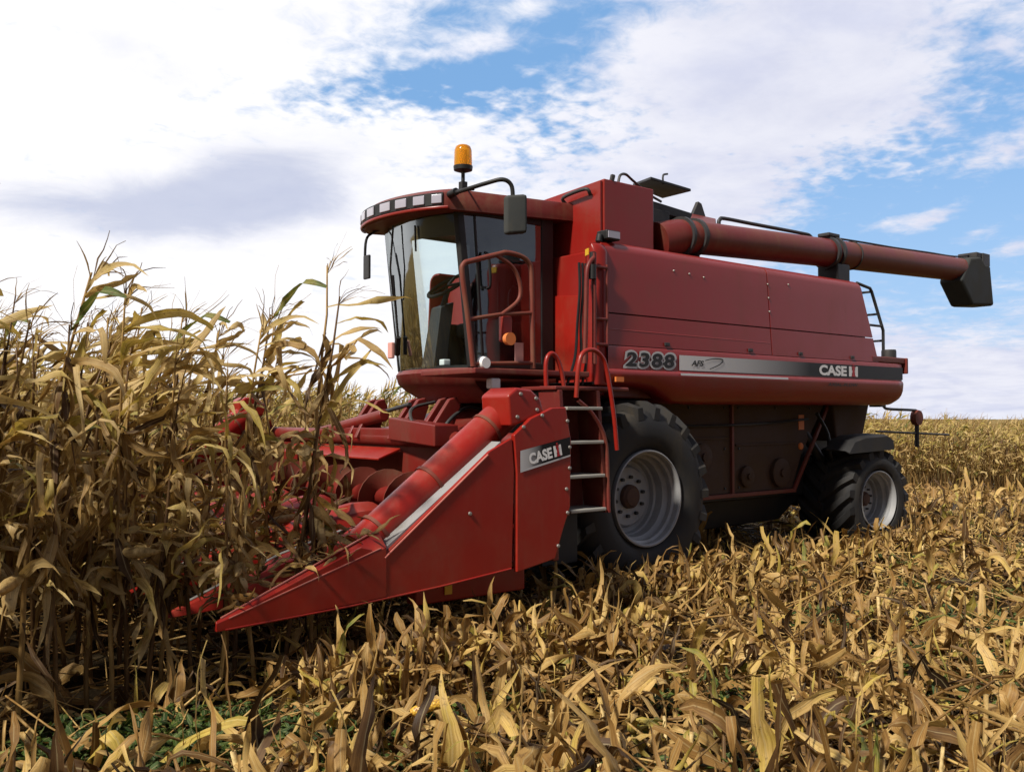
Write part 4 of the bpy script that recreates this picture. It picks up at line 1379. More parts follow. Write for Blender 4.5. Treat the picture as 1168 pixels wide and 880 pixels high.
def fender(Yf, d, bare=False):
    """end sheet of the corn head at Y = Yf; d points to the inside"""
    poly = [(-4.40, 0.505), (-3.6, 0.535), (-2.97, 0.575), (-2.36, 0.63), (-2.34, 1.30), (-2.36, 1.525), (-2.55, 1.44), (-3.41, 0.79), (-3.46, 0.86), (-3.53, 0.88), (-4.43, 0.545)]
    m_ = MB()
    m_.prism(poly if d > 0 else poly[::-1], 'y', Yf, Yf + d * 0.03)
    o_ = part('end_fender', m_, RED2, hdo, bevel=0.006)
    m_ = MB()
    poly = [(-2.325, 0.60), (-1.975, 0.66), (-1.90, 0.86), (-1.83, 1.02), (-1.82, 1.50), (-1.87, 1.74), (-2.0, 1.735), (-2.2, 1.66), (-2.35, 1.545), (-2.325, 1.28)]
    m_.prism(poly if d > 0 else poly[::-1], 'y', Yf - d * 0.012, Yf + d * 0.03)
    part('end_fender', m_, RED2, hdo, bevel=0.008)
    # pale metal ledge along the top, lit brightness put into its colour, then the roll-over tube
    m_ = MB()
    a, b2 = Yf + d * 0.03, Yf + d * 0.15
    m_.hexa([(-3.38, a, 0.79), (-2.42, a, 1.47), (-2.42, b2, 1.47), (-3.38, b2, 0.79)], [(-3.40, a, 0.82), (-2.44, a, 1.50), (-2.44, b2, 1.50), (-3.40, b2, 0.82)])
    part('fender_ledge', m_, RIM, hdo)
    m_ = MB()
    yt = Yf + d * 0.25
    m_.tube([(-2.20, yt, 1.72), (-2.28, yt, 1.66), (-3.0, yt, 1.135), (-3.42, yt, 0.83)], [0.122, 0.125, 0.122, 0.118], 24)
    part('divider_tube', m_, RED2, hdo, smooth=40)
    m_ = MB()
    for t in (0.10, 0.52, 0.88):
        p = Vector((-2.28, yt, 1.66)).lerp(Vector((-3.42, yt, 0.83)), t)
        dd = Vector((-1.09, 0, -0.79)).normalized()
        m_ = MB().tube([p - dd * 0.012, p + dd * 0.012], 0.132, 24)
        part('tube_strap', m_, RUST, hdo, smooth=40)
    # rounded plate over the upper end of the tube
    m_ = MB()
    poly = [(-2.36, 1.60), (-2.38, 1.82), (-2.30, 1.875), (-2.17, 1.865), (-2.08, 1.80), (-2.05, 1.70), (-2.20, 1.64)]
    a, b2 = sorted((Yf + d * 0.02, Yf + d * 0.34))
    m_.prism(poly, 'y', a, b2)
    part('pivot_cover', m_, RED2, hdo, bevel=0.02)
    # point of the outer divider, ridged hood
    rings = []
    for t in (0.0, 0.06, 0.3, 0.6, 0.85, 1.0):
        x = -3.36 + (-4.43 + 3.36) * t
        zt_ = 0.965 + (0.555 - 0.965) * t
        zb = 0.56 + (0.50 - 0.56) * t
        wd = 0.42 * (1 - t) + 0.02
        ya = Yf - d * 0.006
        yr = Yf + d * (0.10 * (1 - t) + 0.006)
        ring_ = [(x, ya, zb), (x, ya, zt_ - 0.09 * (1 - t) - 0.01), (x, yr, zt_), (x, Yf + d * wd * 0.6, zt_ - 0.05 * (1 - t)), (x, Yf + d * wd, zb + (zt_ - zb) * 0.3), (x, Yf + d * wd, zb)]
        rings.append(ring_ if d > 0 else ring_[::-1])
    m_ = MB().loft(rings)
    part('outer_snout', m_, RED2, hdo, bevel=0.006)
    m_ = MB()
    for t in (0.0, 1.0):
        pass
    m_.tube([(-3.42, Yf + d * 0.09, 0.945), (-4.40, Yf + d * 0.012, 0.568)], 0.006, 6)
    m_.tube([(-3.40, Yf - d * 0.004, 0.862), (-4.36, Yf - d * 0.004, 0.565)], 0.004, 6)
    part('worn_highlight_edge', m_, WORN_HIGHLIGHT, hdo, smooth=60)  # pale strips paint the pinkish edge highlight along with wear
    m_ = MB()
    m_.tube([(-4.38, Yf - d * 0.002, 0.505), (-3.6, Yf - d * 0.002, 0.535), (-2.97, Yf - d * 0.002, 0.575), (-2.37, Yf - d * 0.002, 0.63)], 0.007, 8)
    part('rolled_edge', m_, RED2, hdo, smooth=60)
    m_ = MB()
    m_.tube([(-3.37, Yf - d * 0.002, 0.80), (-2.57, Yf - d * 0.002, 1.415)], 0.007, 8)
    part('rolled_edge', m_, WORN_HIGHLIGHT, hdo, smooth=60)
    return o_

fo = fender(Y0, 1)
fender(Y0 + PW * NR, -1)
# skid and lower beam seen under the near fender, bolts, yellow tag
sk = MB()
sk.hexa([(-2.95, -0.60, 0.40), (-2.0, -0.60, 0.40), (-2.0, -0.48, 0.40), (-2.95, -0.48, 0.40)], [(-2.95, -0.60, 0.50), (-2.0, -0.60, 0.58), (-2.0, -0.48, 0.58), (-2.95, -0.48, 0.50)])
part('lower_beam', sk, RED2, hdo, bevel=0.012)
yt_ = MB().box(-2.72, -2.66, -0.612, -0.604, 0.45, 0.54)
part('yellow_tag', yt_, YELLOW, hdo)
for (x, z) in ((-1.86, 1.64), (-1.84, 1.45), (-1.84, 1.30), (-1.86, 0.98), (-1.87, 1.15), (-2.72, 1.03), (-2.10, 1.68), (-1.95, 0.75), (-2.27, 1.60)):
    bo = MB().lathe([(0.0, 0.014), (-0.010, 0.012), (-0.012, 0.0)], (x, -0.913 if x > -2.34 else -0.901, z), 'y', 8)
    part('fender_bolt', bo, STEEL, hdo, smooth=60)
for (x, z) in ((-2.27, 1.83), (-2.13, 1.80), (-2.12, 1.72), (-2.30, 1.67)):
    bo = MB().lathe([(0.0, 0.014), (-0.010, 0.012), (-0.012, 0.0)], (x, -0.881, z), 'y', 8)
    part('fender_bolt', bo, STEEL, hdo, smooth=60)
# decal on the near fender
dc = MB()
dc.add([(-2.300, -0.9165, 1.435), (-2.300, -0.9165, 1.285), (-1.835, -0.9165, 1.385), (-1.835, -0.9165, 1.525)], [(0, 1, 2, 3)])
part('fender_decal', dc, STRIPE2, hdo)
st = MB()
st.add([(-2.300, -0.9185, 1.300), (-2.300, -0.9185, 1.285), (-1.835, -0.9185, 1.385), (-1.835, -0.9185, 1.397)], [(0, 1, 2, 3)])
part('decal_edge', st, SILVER, hdo)
logo(-2.215, 1.335, 0.080, -0.9195, hdo, rot=math.atan2(0.095, 0.465))

# ------------------------------------------------------------------ corn: ribbons of leaf
rng = np.random.default_rng(11)


class Rib:
    """collects leaf ribbons and thin stalks as arrays with the point attribute luv = (across, along, tint)"""
    def __init__(self):
        self.V, self.F, self.L = [], [], []
        self.n = 0

    def push(self, V, F, L):
        self.V.append(V.reshape(-1, 3))
        self.F.append(F + self.n)
        self.L.append(L.reshape(-1, 3))
        self.n += V.reshape(-1, 3).shape[0]

    def leaves(self, P0, az, pitch0, curl, length, width, tint, segs=7, twist=0.0, fold=None, foldat=0.5, azcurl=0.0, fold_v=0.35, zmin=None, tip=0.0, jit=0.22, wave=0.0):
        n = len(P0)
        az = np.array(az, float)
        pos = np.array(P0, float)
        tw = np.zeros(n) + rng.normal(0, 0.3, n)
        pitch = np.array(pitch0, float)
        st = np.asarray(length) / segs
        V = np.zeros((n, segs + 1, 3, 3))
        L = np.zeros((n, segs + 1, 3, 3))
        ph = rng.uniform(0, 6.28, n)
        for i in range(segs + 1):
            t = i / segs
            cp, sp_ = np.cos(pitch), np.sin(pitch)
            T = np.stack([cp * np.cos(az), cp * np.sin(az), sp_], -1)
            s0 = np.stack([-np.sin(az), np.cos(az), np.zeros(n)], -1)
            nn = np.cross(T, s0)
            side = s0 * np.cos(tw)[:, None] + nn * np.sin(tw)[:, None]
            nrm = np.cross(side, T)
            prof = (0.55 + 0.45 * min(1, t * 4)) * (1 - max(0, (t - 0.35) / 0.65) ** 1.8 * (1 - np.asarray(tip)))
            w = (np.asarray(width) * prof * (1 + 0.22 * np.sin(ph + 9 * t)))[:, None]
            p_ = pos.copy()
            if zmin is not None:
                p_[:, 2] = np.maximum(p_[:, 2], zmin + 0.004)
            rip = (wave * np.sin(ph + 14 * t))[:, None] if np.ndim(wave) else 0.0
            V[:, i, 0] = p_ - side * w * 0.5 + nrm * w * fold_v * 0.5
            V[:, i, 1] = p_
            V[:, i, 2] = p_ + side * w * 0.5 + nrm * w * fold_v * 0.5
            for k in range(3):
                L[:, i, k, 0] = k * 0.5
                L[:, i, k, 1] = t
                L[:, i, k, 2] = tint
            if i < segs:
                pos = pos + T * st[:, None]
                pitch = pitch + np.asarray(curl) / segs * (0.5 + t * 1.0)
                if fold is not None:
                    pitch = pitch + np.where((foldat >= t) & (foldat < t + 1.0 / segs), fold, 0.0)
                az = az + np.asarray(azcurl) / segs + rng.normal(0, 1, n) * jit * 0.8
                pitch = pitch + rng.normal(0, 1, n) * jit
                tw = tw + rng.normal(0, 1, n) * jit * 1.6
                tw = tw + np.asarray(twist) / segs
        idx = np.arange(n * (segs + 1) * 3).reshape(n, segs + 1, 3)
        F = np.stack([idx[:, :-1, :-1], idx[:, :-1, 1:], idx[:, 1:, 1:], idx[:, 1:, :-1]], -1).reshape(-1, 4)
        self.push(V, F, L)

    def stick(self, pts, radii, tint, seg=5):
        pts = np.array(pts, float)
        m = len(pts)
        T = np.gradient(pts, axis=0)
        T /= np.linalg.norm(T, axis=1)[:, None] + 1e-9
        ref = np.array([1.0, 0.3, 0.1])
        a = np.cross(T, ref)
        a /= np.linalg.norm(a, axis=1)[:, None] + 1e-9
        b_ = np.cross(T, a)
        V = np.zeros((m, seg, 3))
        L = np.zeros((m, seg, 3))
        for k in range(seg):
            th = 2 * math.pi * k / seg
            V[:, k] = pts + (a * math.cos(th) + b_ * math.sin(th)) * np.asarray(radii)[:, None]
            L[:, k, 0] = 0.15 + 0.2 * k / seg
            L[:, k, 1] = np.linspace(0, 6, m)
            L[:, k, 2] = tint
        idx = np.arange(m * seg).reshape(m, seg)
        nxt = np.roll(idx, -1, axis=1)
        F = np.stack([idx[:-1], nxt[:-1], nxt[1:], idx[1:]], -1).reshape(-1, 4)
        F2 = idx[-1][[0, 1, 2, 3]].reshape(1, 4) if seg >= 4 else np.zeros((0, 4), int)
        self.push(V, np.concatenate([F, F2]), L)

    def arrays(self):
        return np.concatenate(self.V), np.concatenate(self.F), np.concatenate(self.L)


def mesh_np(name, V, F, L, m):
    me = bpy.data.meshes.new(name)
    me.vertices.add(len(V))
    me.vertices.foreach_set('co', V.astype(np.float32).ravel())
    nf = len(F)
    me.loops.add(nf * 4)
    me.loops.foreach_set('vertex_index', F.astype(np.int32).ravel())
    me.polygons.add(nf)
    me.polygons.foreach_set('loop_start', np.arange(0, nf * 4, 4, dtype=np.int32))
    me.polygons.foreach_set('loop_total', np.full(nf, 4, dtype=np.int32))
    me.update(calc_edges=True)
    at = me.attributes.new('luv', 'FLOAT_VECTOR', 'POINT')
    at.data.foreach_set('vector', L.astype(np.float32).ravel())
    me.polygons.foreach_set('use_smooth', np.ones(nf, dtype=bool))
    me.materials.append(m)
    return me


WIND = math.atan2(RIGHT.y, RIGHT.x) + 0.15


def corn_arrays(lod=0):
    """one dry maize plant standing at the origin: stalk, leaves, tassel, ear"""
    H = rng.uniform(2.0, 2.45)
    lean = rng.normal(0, 0.05, 2) + np.array([math.cos(WIND), math.sin(WIND)]) * rng.uniform(0.02, 0.12)
    m = 9 if lod == 0 else 4
    tall_ = 0
    ts = np.linspace(0, 1, m)
    pts = np.stack([lean[0] * H * ts ** 2, lean[1] * H * ts ** 2, H * ts], -1)
    if lod == 0:
        pts[1:, :2] += rng.normal(0, 0.008, (m - 1, 2))
    rad = np.interp(ts, [0, 0.6, 1], [0.015, 0.011, 0.005])
    stalk, leaves, tas, ear = Rib(), Rib(), Rib(), Rib()
    stalk.stick(pts, rad, rng.uniform(0.20, 0.50), 6 if lod == 0 else 4)
    nl = int(rng.integers(20, 26)) if lod == 0 else 12
    fr = np.sort(np.concatenate([rng.uniform(0.30, 0.66, nl // 2), rng.uniform(0.55, 0.99, nl - nl // 2)]))
    at_ = np.stack([np.interp(fr, ts, pts[:, k]) for k in range(3)], -1)
    top = fr > 0.66
    az = np.where(top, WIND + rng.normal(0, 0.5, nl), rng.uniform(0, 2 * math.pi, nl))
    p0 = np.where(top, rng.uniform(0.2, 1.15, nl), rng.uniform(0.0, 1.0, nl))
    cu = np.where(top, -rng.uniform(0.5, 1.9, nl), -rng.uniform(1.8, 4.2, nl))
    ln = np.where(top, rng.uniform(0.25, 0.62, nl), rng.uniform(0.22, 0.62, nl))
    wd = rng.uniform(0.022, 0.060, nl) * (1.0 if lod == 0 else 1.4)
    tint = np.clip(rng.normal(0.62, 0.17, nl) + 0.46 * (fr - 0.55), 0.03, 0.80)  # lower leaves dead brown, darkened further for shade at the base
    tint = np.where(rng.random(nl) < 0.08, rng.uniform(0.84, 0.98, nl), tint)
    fold = np.where(rng.random(nl) < 0.35, -rng.uniform(0.5, 1.5, nl), 0.0)
    leaves.leaves(at_, az, p0, cu, ln, wd, tint, segs=9 if lod == 0 else 4, twist=rng.normal(0, 2.6, nl), jit=np.where(top, 0.20, 0.36), tip=np.where(rng.random(nl) < 0.3, 0.5, 0.0), fold=fold, foldat=rng.uniform(0.15, 0.6, nl), azcurl=rng.normal(0, 0.7, nl))
    # sheaths that hug the stalk and hang in tatters
    ns = 12 if lod == 0 else 5
    fr = rng.uniform(0.28, 0.90, ns)
    at_ = np.stack([np.interp(fr, ts, pts[:, k]) for k in range(3)], -1)
    leaves.leaves(at_, rng.uniform(0, 6.28, ns), rng.uniform(-1.4, -0.9, ns), rng.normal(0, 0.8, ns), rng.uniform(0.18, 0.55, ns), rng.uniform(0.03, 0.06, ns), np.clip(rng.normal(0.40, 0.18, ns), 0.03, 0.8), segs=5 if lod == 0 else 3, twist=rng.normal(0, 3, ns))
    nt_ = 8 if lod == 0 else 3
    tas.leaves(np.repeat(pts[-1:], nt_, 0) - np.array([0, 0, 0.05]), WIND + rng.normal(0, 1.0, nt_), rng.uniform(0.6, 1.4, nt_), rng.uniform(-1.8, -0.3, nt_), rng.uniform(0.16, 0.36, nt_), np.full(nt_, 0.007 if lod == 0 else 0.014), rng.uniform(0.25, 0.6, nt_), segs=5 if lod == 0 else 3, tip=0.4)
    if lod == 0 or rng.random() < 0.5:
        h = rng.uniform(0.85, 1.15)
        p = np.array([np.interp(h / H, ts, pts[:, k]) for k in range(3)])
        a = rng.uniform(0, 6.28)
        q = rng.uniform(-1.2, 0.5)
        d = np.array([math.cos(a) * math.cos(q), math.sin(a) * math.cos(q), math.sin(q)])
        ear.stick([p + d * 0.02, p + d * 0.06, p + d * 0.13, p + d * 0.20, p + d * 0.255], [0.012, 0.030, 0.033, 0.025, 0.006], rng.uniform(0.55, 0.8), 7 if lod == 0 else 4)
        k = 4 if lod == 0 else 1
        ear.leaves(np.repeat([p + d * 0.05], k, 0), a + rng.normal(0, 0.8, k), q + rng.normal(0, 0.4, k), rng.uniform(-2.5, 0.0, k), rng.uniform(0.18, 0.32, k), np.full(k, 0.06), rng.uniform(0.5, 0.78, k), segs=5 if lod == 0 else 3)
    return {'stalk': stalk, 'leaves': leaves, 'tassel': tas, 'ear': ear}, H


PLANTS = []
for i in range(16):
    parts_, H = corn_arrays(0)
    PLANTS.append(({k: mesh_np(k, *v.arrays(), STALK if k == 'stalk' else LEAF) for k, v in parts_.items() if v.n}, H))
FAR = []
for i in range(14):
    parts_, H = corn_arrays(1)
    Vs, Fs, Ls = [], [], []
    o_ = 0
    for v in parts_.values():
        if v.n:
            a, b2, c_ = v.arrays()
            Vs.append(a)
            Fs.append(b2 + o_)
            Ls.append(c_)
            o_ += len(a)
    FAR.append((np.concatenate(Vs), np.concatenate(Fs), np.concatenate(Ls)))


def plant_spots():
    pts = []
    # rows in front of the corn head, standing up to its snouts
    for k in range(6):
        y = -0.90 + 0.85 * (k + 0.5)
        x = (-4.06, -4.08, -4.05, -4.0, -3.95, -3.85)[k] + rng.uniform(-0.15, 0.1)
        while x > -9.5:
            pts.append((x + rng.normal(0, 0.03), y + rng.normal(0, 0.09), 0))
            x -= rng.uniform(0.085, 0.15)
    # uncut strip beyond the head
    y = 4.75
    while y < 13:
        x = -9.0
        lim = -2.7 + 0.22 * (y - 4.75)
        while x < lim + rng.normal(0, 0.25):
            pts.append((x, y + rng.normal(0, 0.06), 1))
            x += rng.uniform(0.15, 0.26)
        y += 0.80
    return np.array(pts)


spots = plant_spots()
def visible_size(p):
    d = Vector((p[0], p[1], 1.2)) - CAM
    z = d.dot(FW)
    if z < 0.5:
        return 0.0
    px = 584 + 1050 * d.dot(RIGHT) / z
    if px < -130 or px > 1300:
        return 0.0
    return 1.0 / z


EXTRA = []     # single stalks that stand between the snouts, drawn into the head
for lab, x, y in (('tall dry corn stalk standing between the red snouts nearest the near fender', -3.66, -0.50),
                  ('dry corn stalk just ahead of the tallest one between the near snouts', -3.84, -0.47),
                  ('thin dry corn stalk standing in the second gap between the red snouts', -3.52, 0.38),
                  ('pale corn stalk about to enter the third gap of the corn head', -3.5, 1.22),
                  ('leaning corn stalk at the tip of the outer red snout', -4.05, -0.55)):
    EXTRA.append((lab, x, y))

order = np.argsort([-visible_size(p) for p in spots])
vis_ids = [i for i in order if visible_size(spots[i]) > 0]
N_IND = 300 - len(EXTRA)
ind = vis_ids[:N_IND]
rest = [i for i in range(len(spots)) if i not in set(ind)]
print('corn spots', len(spots), 'visible', len(vis_ids), 'rest', len(rest))


def place_plant(x, y, label, group, var=None, scale=None, rot=None, tilt=0.0):
    meshes, H = PLANTS[var if var is not None else int(rng.integers(0, len(PLANTS)))]
    o = thing('corn_plant', label, 'corn plant', (x, y, float(ground_z(x, y)) - 0.02), group)
    o.rotation_euler = (rng.normal(0, 0.05) + tilt * 0.3, rng.normal(0, 0.05) + tilt, rng.uniform(-0.6, 0.6) if rot is None else rot)
    s = (rng.uniform(0.88, 1.05) + 0.06 * min(max(-4.6 - x, 0), 1.5)) if scale is None else scale
    o.scale = (s, s, s)
    for k, me in meshes.items():
        c_ = bpy.data.objects.new({'leaves': 'foliage'}.get(k, k), me)
        COL.objects.link(c_)
        c_.parent = o
    return o


for i in ind:
    x, y, zone = spots[i]
    if zone == 0:
        if y < 0:
            g_, l_ = 'corn plants of the nearest uncut row', 'tan corn plant in the nearest uncut row ahead of the snouts'
        elif y < 1.7:
            g_, l_ = 'corn plants of the rows behind the nearest one', 'tan corn plant in the second or third uncut row ahead of the snouts'
        else:
            g_, l_ = 'corn plants of the deeper rows', 'dry corn plant deep in the uncut rows before the far half of the corn head'
    else:
        g_, l_ = 'corn plants in the strip past the corn head', 'dry corn plant in the uncut strip past the far end of the corn head'
    place_plant(x, y, l_, g_)
TALL = sorted(range(16), key=lambda i: -PLANTS[i][1])
for q, (lab, x, y) in enumerate(EXTRA):
    place_plant(x, y, lab, None, var=TALL[q], scale=(1.10, 1.04, 0.98, 0.95, 0.95)[q], rot=(0.1, -0.3, 0.3, 0, 0.2)[q], tilt=(0.02, 0.04, -0.03, 0.05, -0.16)[q])


def merged_field(name, pts, label, height=1.0, pale=0.02):
    Vs, Fs, Ls = [], [], []
    off = 0
    z = ground_z(pts[:, 0], pts[:, 1])
    for p, zz in zip(pts, z):
        V, F, L = FAR[int(rng.integers(0, len(FAR)))]
        a = rng.uniform(-0.8, 0.8)
        s = rng.uniform(0.9, 1.1) * height
        c_, s_ = math.cos(a) * s, math.sin(a) * s
        W = np.stack([V[:, 0] * c_ - V[:, 1] * s_ + p[0], V[:, 0] * s_ + V[:, 1] * c_ + p[1], V[:, 2] * s + zz], -1)
        L2 = L.copy()
        L2[:, 2] = np.clip(L2[:, 2] + rng.normal(pale, 0.07), 0, 1)
        Vs.append(W)
        Fs.append(F + off)
        Ls.append(L2)
        off += len(V)
    me = mesh_np(name, np.concatenate(Vs), np.concatenate(Fs), np.concatenate(Ls), LEAF)
    o = bpy.data.objects.new(name, me)
    COL.objects.link(o)
    o['kind'] = 'stuff'
    o['label'] = label
    o['category'] = 'corn'
    return o


def field_pts(depth0, depth1, ang0, ang1, dens):
    n_ = int(dens * 0.5 * (depth1 ** 2 - depth0 ** 2) * abs(ang1 - ang0))
    d = np.sqrt(rng.uniform(depth0 ** 2, depth1 ** 2, n_))
    a = rng.uniform(ang0, ang1, n_)
    fx = np.cos(a)[:, None] * np.array(FWD2[:2]) + np.sin(a)[:, None] * np.array(RIGHT[:2])
    return np.array(CAM[:2]) + fx * d[:, None]


rest_pts = spots[rest][:, :2]
far_left = field_pts(26, 46, -0.62, 0.03, 4.2)
fl2 = np.concatenate([rest_pts, far_left])
merged_field('corn_field', fl2, 'standing corn of the far side of the field, past the corn head')
# the field edge behind the tail of the machine: rows along the edge, far away
fr_ = []
e0 = np.array(CAM[:2]) + np.array(FWD2[:2]) * 30.5 + np.array(RIGHT[:2]) * 8
for row in range(16):
    for t in np.arange(-6, 26, 0.20):
        q = e0 + np.array(RIGHT[:2]) * (t + rng.normal(0, 0.06)) + np.array(FWD2[:2]) * (row * 0.7 + rng.normal(0, 0.08) + 0.012 * t)
        fr_.append(q)
merged_field('corn_field', np.array(fr_), 'golden standing corn on the low ground behind the tail of the machine', 0.98, 0.10)

# ------------------------------------------------------------------ litter, stubs, weeds
def sector(d0, d1, dens, half=0.80):
    return field_pts(d0, d1, -half, half, dens)


def not_under(p):
    x, y = p[:, 0], p[:, 1]
    bad = (np.abs(x) < 0.75) & (y > -0.05) & (y < 3.35)
    bad |= (np.abs(x - 4.22) < 0.5) & (y > 0.0) & (y < 3.3)
    return ~bad


lit = Rib()
def patch(p, sc, sd=0):
    """0..1 lumpy cover, so that the litter lies in heaps with bare gaps between"""
    x, y = p[:, 0], p[:, 1]
    v = np.sin(x * 2.1 * sc + 1.3 + sd) * np.sin(y * 2.6 * sc + 0.4 * x) + 0.6 * np.sin(x * 5.3 * sc - y * 3.1 * sc + sd) + 0.5 * np.sin(y * 6.1 * sc + 2.2 * x * sc)
    return 0.5 + v / 4.2


def litter(d0, d1, dens, segs, lscale, up=0.3):
    p = sector(d0, d1, dens)
    p = p[not_under(p)]
    keep = rng.random(len(p)) < -0.12 + 1.45 * patch(p, 1.0)
    # inside the standing block and under the machine much less of it lies about
    inside = (p[:, 1] > -0.35) & (p[:, 0] < -3.4) & (p[:, 1] < 4.6)
    keep &= ~(inside & (rng.random(len(p)) < 0.93))
    weedy = (((p[:, 0] + 4.75) / 0.75) ** 2 + ((p[:, 1] + 1.30) / 0.38) ** 2 < 1) | (((p[:, 0] + 5.3) / 0.5) ** 2 + ((p[:, 1] + 0.55) / 0.5) ** 2 < 1)
    keep &= ~(weedy & (rng.random(len(p)) < 0.88))
    p = p[keep]
    n = len(p)
    z = ground_z(p[:, 0], p[:, 1])
    hump = 0.26 * np.clip(patch(p, 0.7, 2.0) - 0.25, 0, 1)
    z0 = z + rng.random(n) ** 2 * (0.05 + hump)
    kind = rng.random(n)
    # lying flat / arching up and folding over / upright tatters
    p0 = np.where(kind < 0.64, rng.normal(0.10, 0.25, n), np.where(kind < 1 - up, rng.uniform(0.5, 1.2, n), rng.uniform(0.9, 1.5, n)))
    cu = np.where(kind < 0.64, rng.normal(-0.2, 0.9, n), np.where(kind < 1 - up, -rng.uniform(1.5, 3.6, n), rng.normal(-0.5, 0.7, n)))
    fo_ = np.where((kind > 0.64) & (rng.random(n) < 0.5), -rng.uniform(0.8, 2.2, n), 0.0)
    ln = lscale * rng.uniform(0.18, 0.66, n) * np.where(kind > 1 - up, 0.8, 1.0)
    wd = lscale * (0.010 + 0.075 * rng.random(n) ** 2.2)
    tint = np.clip(rng.normal(0.50, 0.26, n), 0.02, 0.80)
    tint = np.where(rng.random(n) < 0.055, rng.uniform(0.84, 1.0, n), tint)
    P0 = np.stack([p[:, 0], p[:, 1], z0], -1)
    zz = z
    lit.leaves(P0, rng.uniform(0, 6.28, n), p0, cu, ln, wd, tint, segs=segs, twist=rng.normal(0, 2.2, n), jit=0.27, tip=np.where(rng.random(n) < 0.4, 0.55, 0.0), fold=fo_, foldat=rng.uniform(0.2, 0.7, n), azcurl=rng.normal(0, 0.8, n), zmin=zz, fold_v=0.45)


litter(2.6, 4.6, 260, 8, 1.15, 0.14)
litter(4.6, 6.5, 320, 8, 0.95, 0.12)
def big_leaves(d0, d1, dens):
    p = sector(d0, d1, dens)
    p = p[not_under(p)]
    p = p[~((p[:, 1] > -0.6) & (p[:, 0] < -1.7))]
    n = len(p)
    z = ground_z(p[:, 0], p[:, 1])
    up_ = rng.random(n)
    lit.leaves(np.stack([p[:, 0], p[:, 1], z + rng.uniform(0.03, 0.2, n)], -1), rng.uniform(0, 6.28, n), np.where(up_ < 0.75, rng.normal(0.25, 0.3, n), rng.uniform(0.8, 1.4, n)), -rng.uniform(0.2, 2.2, n),
               rng.uniform(0.30, 0.60, n), rng.uniform(0.05, 0.085, n), np.where(rng.random(n) < 0.1, rng.uniform(0.84, 0.97, n), np.clip(rng.normal(0.60, 0.14, n), 0.1, 0.8)), segs=10,
               twist=rng.normal(0, 1.6, n), jit=0.16, tip=np.where(rng.random(n) < 0.4, 0.5, 0.0), fold=np.where(rng.random(n) < 0.5, -rng.uniform(0.8, 2.4, n), 0.0), foldat=rng.uniform(0.2, 0.7, n), azcurl=rng.normal(0, 0.6, n), zmin=z, fold_v=0.55)


big_leaves(2.6, 7.5, 7)
big_leaves(7.5, 15, 3)


def heap(x0, x1, y0, y1, n, h):
    """husks and snapped leaves thrown up against the machine"""
    x, y = rng.uniform(x0, x1, n), rng.uniform(y0, y1, n)
    z = ground_z(x, y)
    up_ = rng.random(n)
    lit.leaves(np.stack([x, y, z + rng.random(n) ** 1.5 * h], -1), rng.uniform(0, 6.28, n), np.where(up_ < 0.5, rng.normal(0.2, 0.35, n), rng.uniform(0.7, 1.5, n)), np.where(up_ < 0.5, rng.normal(-0.3, 0.8, n), -rng.uniform(0.2, 2.6, n)),
               rng.uniform(0.2, 0.48, n), rng.uniform(0.015, 0.07, n), np.where(rng.random(n) < 0.06, rng.uniform(0.84, 0.97, n), np.clip(rng.normal(0.54, 0.2, n), 0.05, 0.8)), segs=8,
               twist=rng.normal(0, 2.0, n), jit=0.25, tip=np.where(rng.random(n) < 0.4, 0.5, 0.0), fold=np.where(rng.random(n) < 0.5, -rng.uniform(0.8, 2.4, n), 0.0), foldat=rng.uniform(0.2, 0.7, n), zmin=z, fold_v=0.5)


heap(-4.1, -1.7, -1.6, -0.98, 800, 0.30)
heap(-1.3, 1.3, -0.65, -0.08, 700, 0.26)
heap(1.0, 5.2, -0.5, 0.1, 420, 0.16)
heap(3.6, 5.0, -0.5, -0.05, 160, 0.18)
litter(6.5, 11.0, 230, 6, 0.9, 0.12)
litter(11.0, 18.0, 75, 4, 1.1, 0.4)
litter(18.0, 31.0, 26, 3, 1.5, 0.45)
# straws: snapped bits of stalk lying about
p = sector(2.6, 14, 26)
p = p[not_under(p)]
for q in p:
    a, ln = rng.uniform(0, 6.28), rng.uniform(0.15, 0.6)
    t0 = rng.uniform(-0.15, 0.5)
    z = float(ground_z(*q)) + rng.uniform(0.02, 0.16)
    d = np.array([math.cos(a) * math.cos(t0), math.sin(a) * math.cos(t0), math.sin(t0)])
    b_ = np.array([q[0], q[1], z])
    rad = rng.uniform(0.002, 0.009)
    lit.stick([b_, b_ + d * ln * 0.5 + rng.normal(0, 0.01, 3), b_ + d * ln], [rad, rad, rad * 0.9], rng.uniform(0.3, 0.78), 5)
me = mesh_np('corn_litter', *lit.arrays(), LITTER)
o = bpy.data.objects.new('corn_litter', me)
COL.objects.link(o)
o['kind'] = 'stuff'
o['label'] = 'carpet of broken dry corn leaves and husks over the cut ground'
o['category'] = 'litter'
print('litter faces', len(me.polygons))

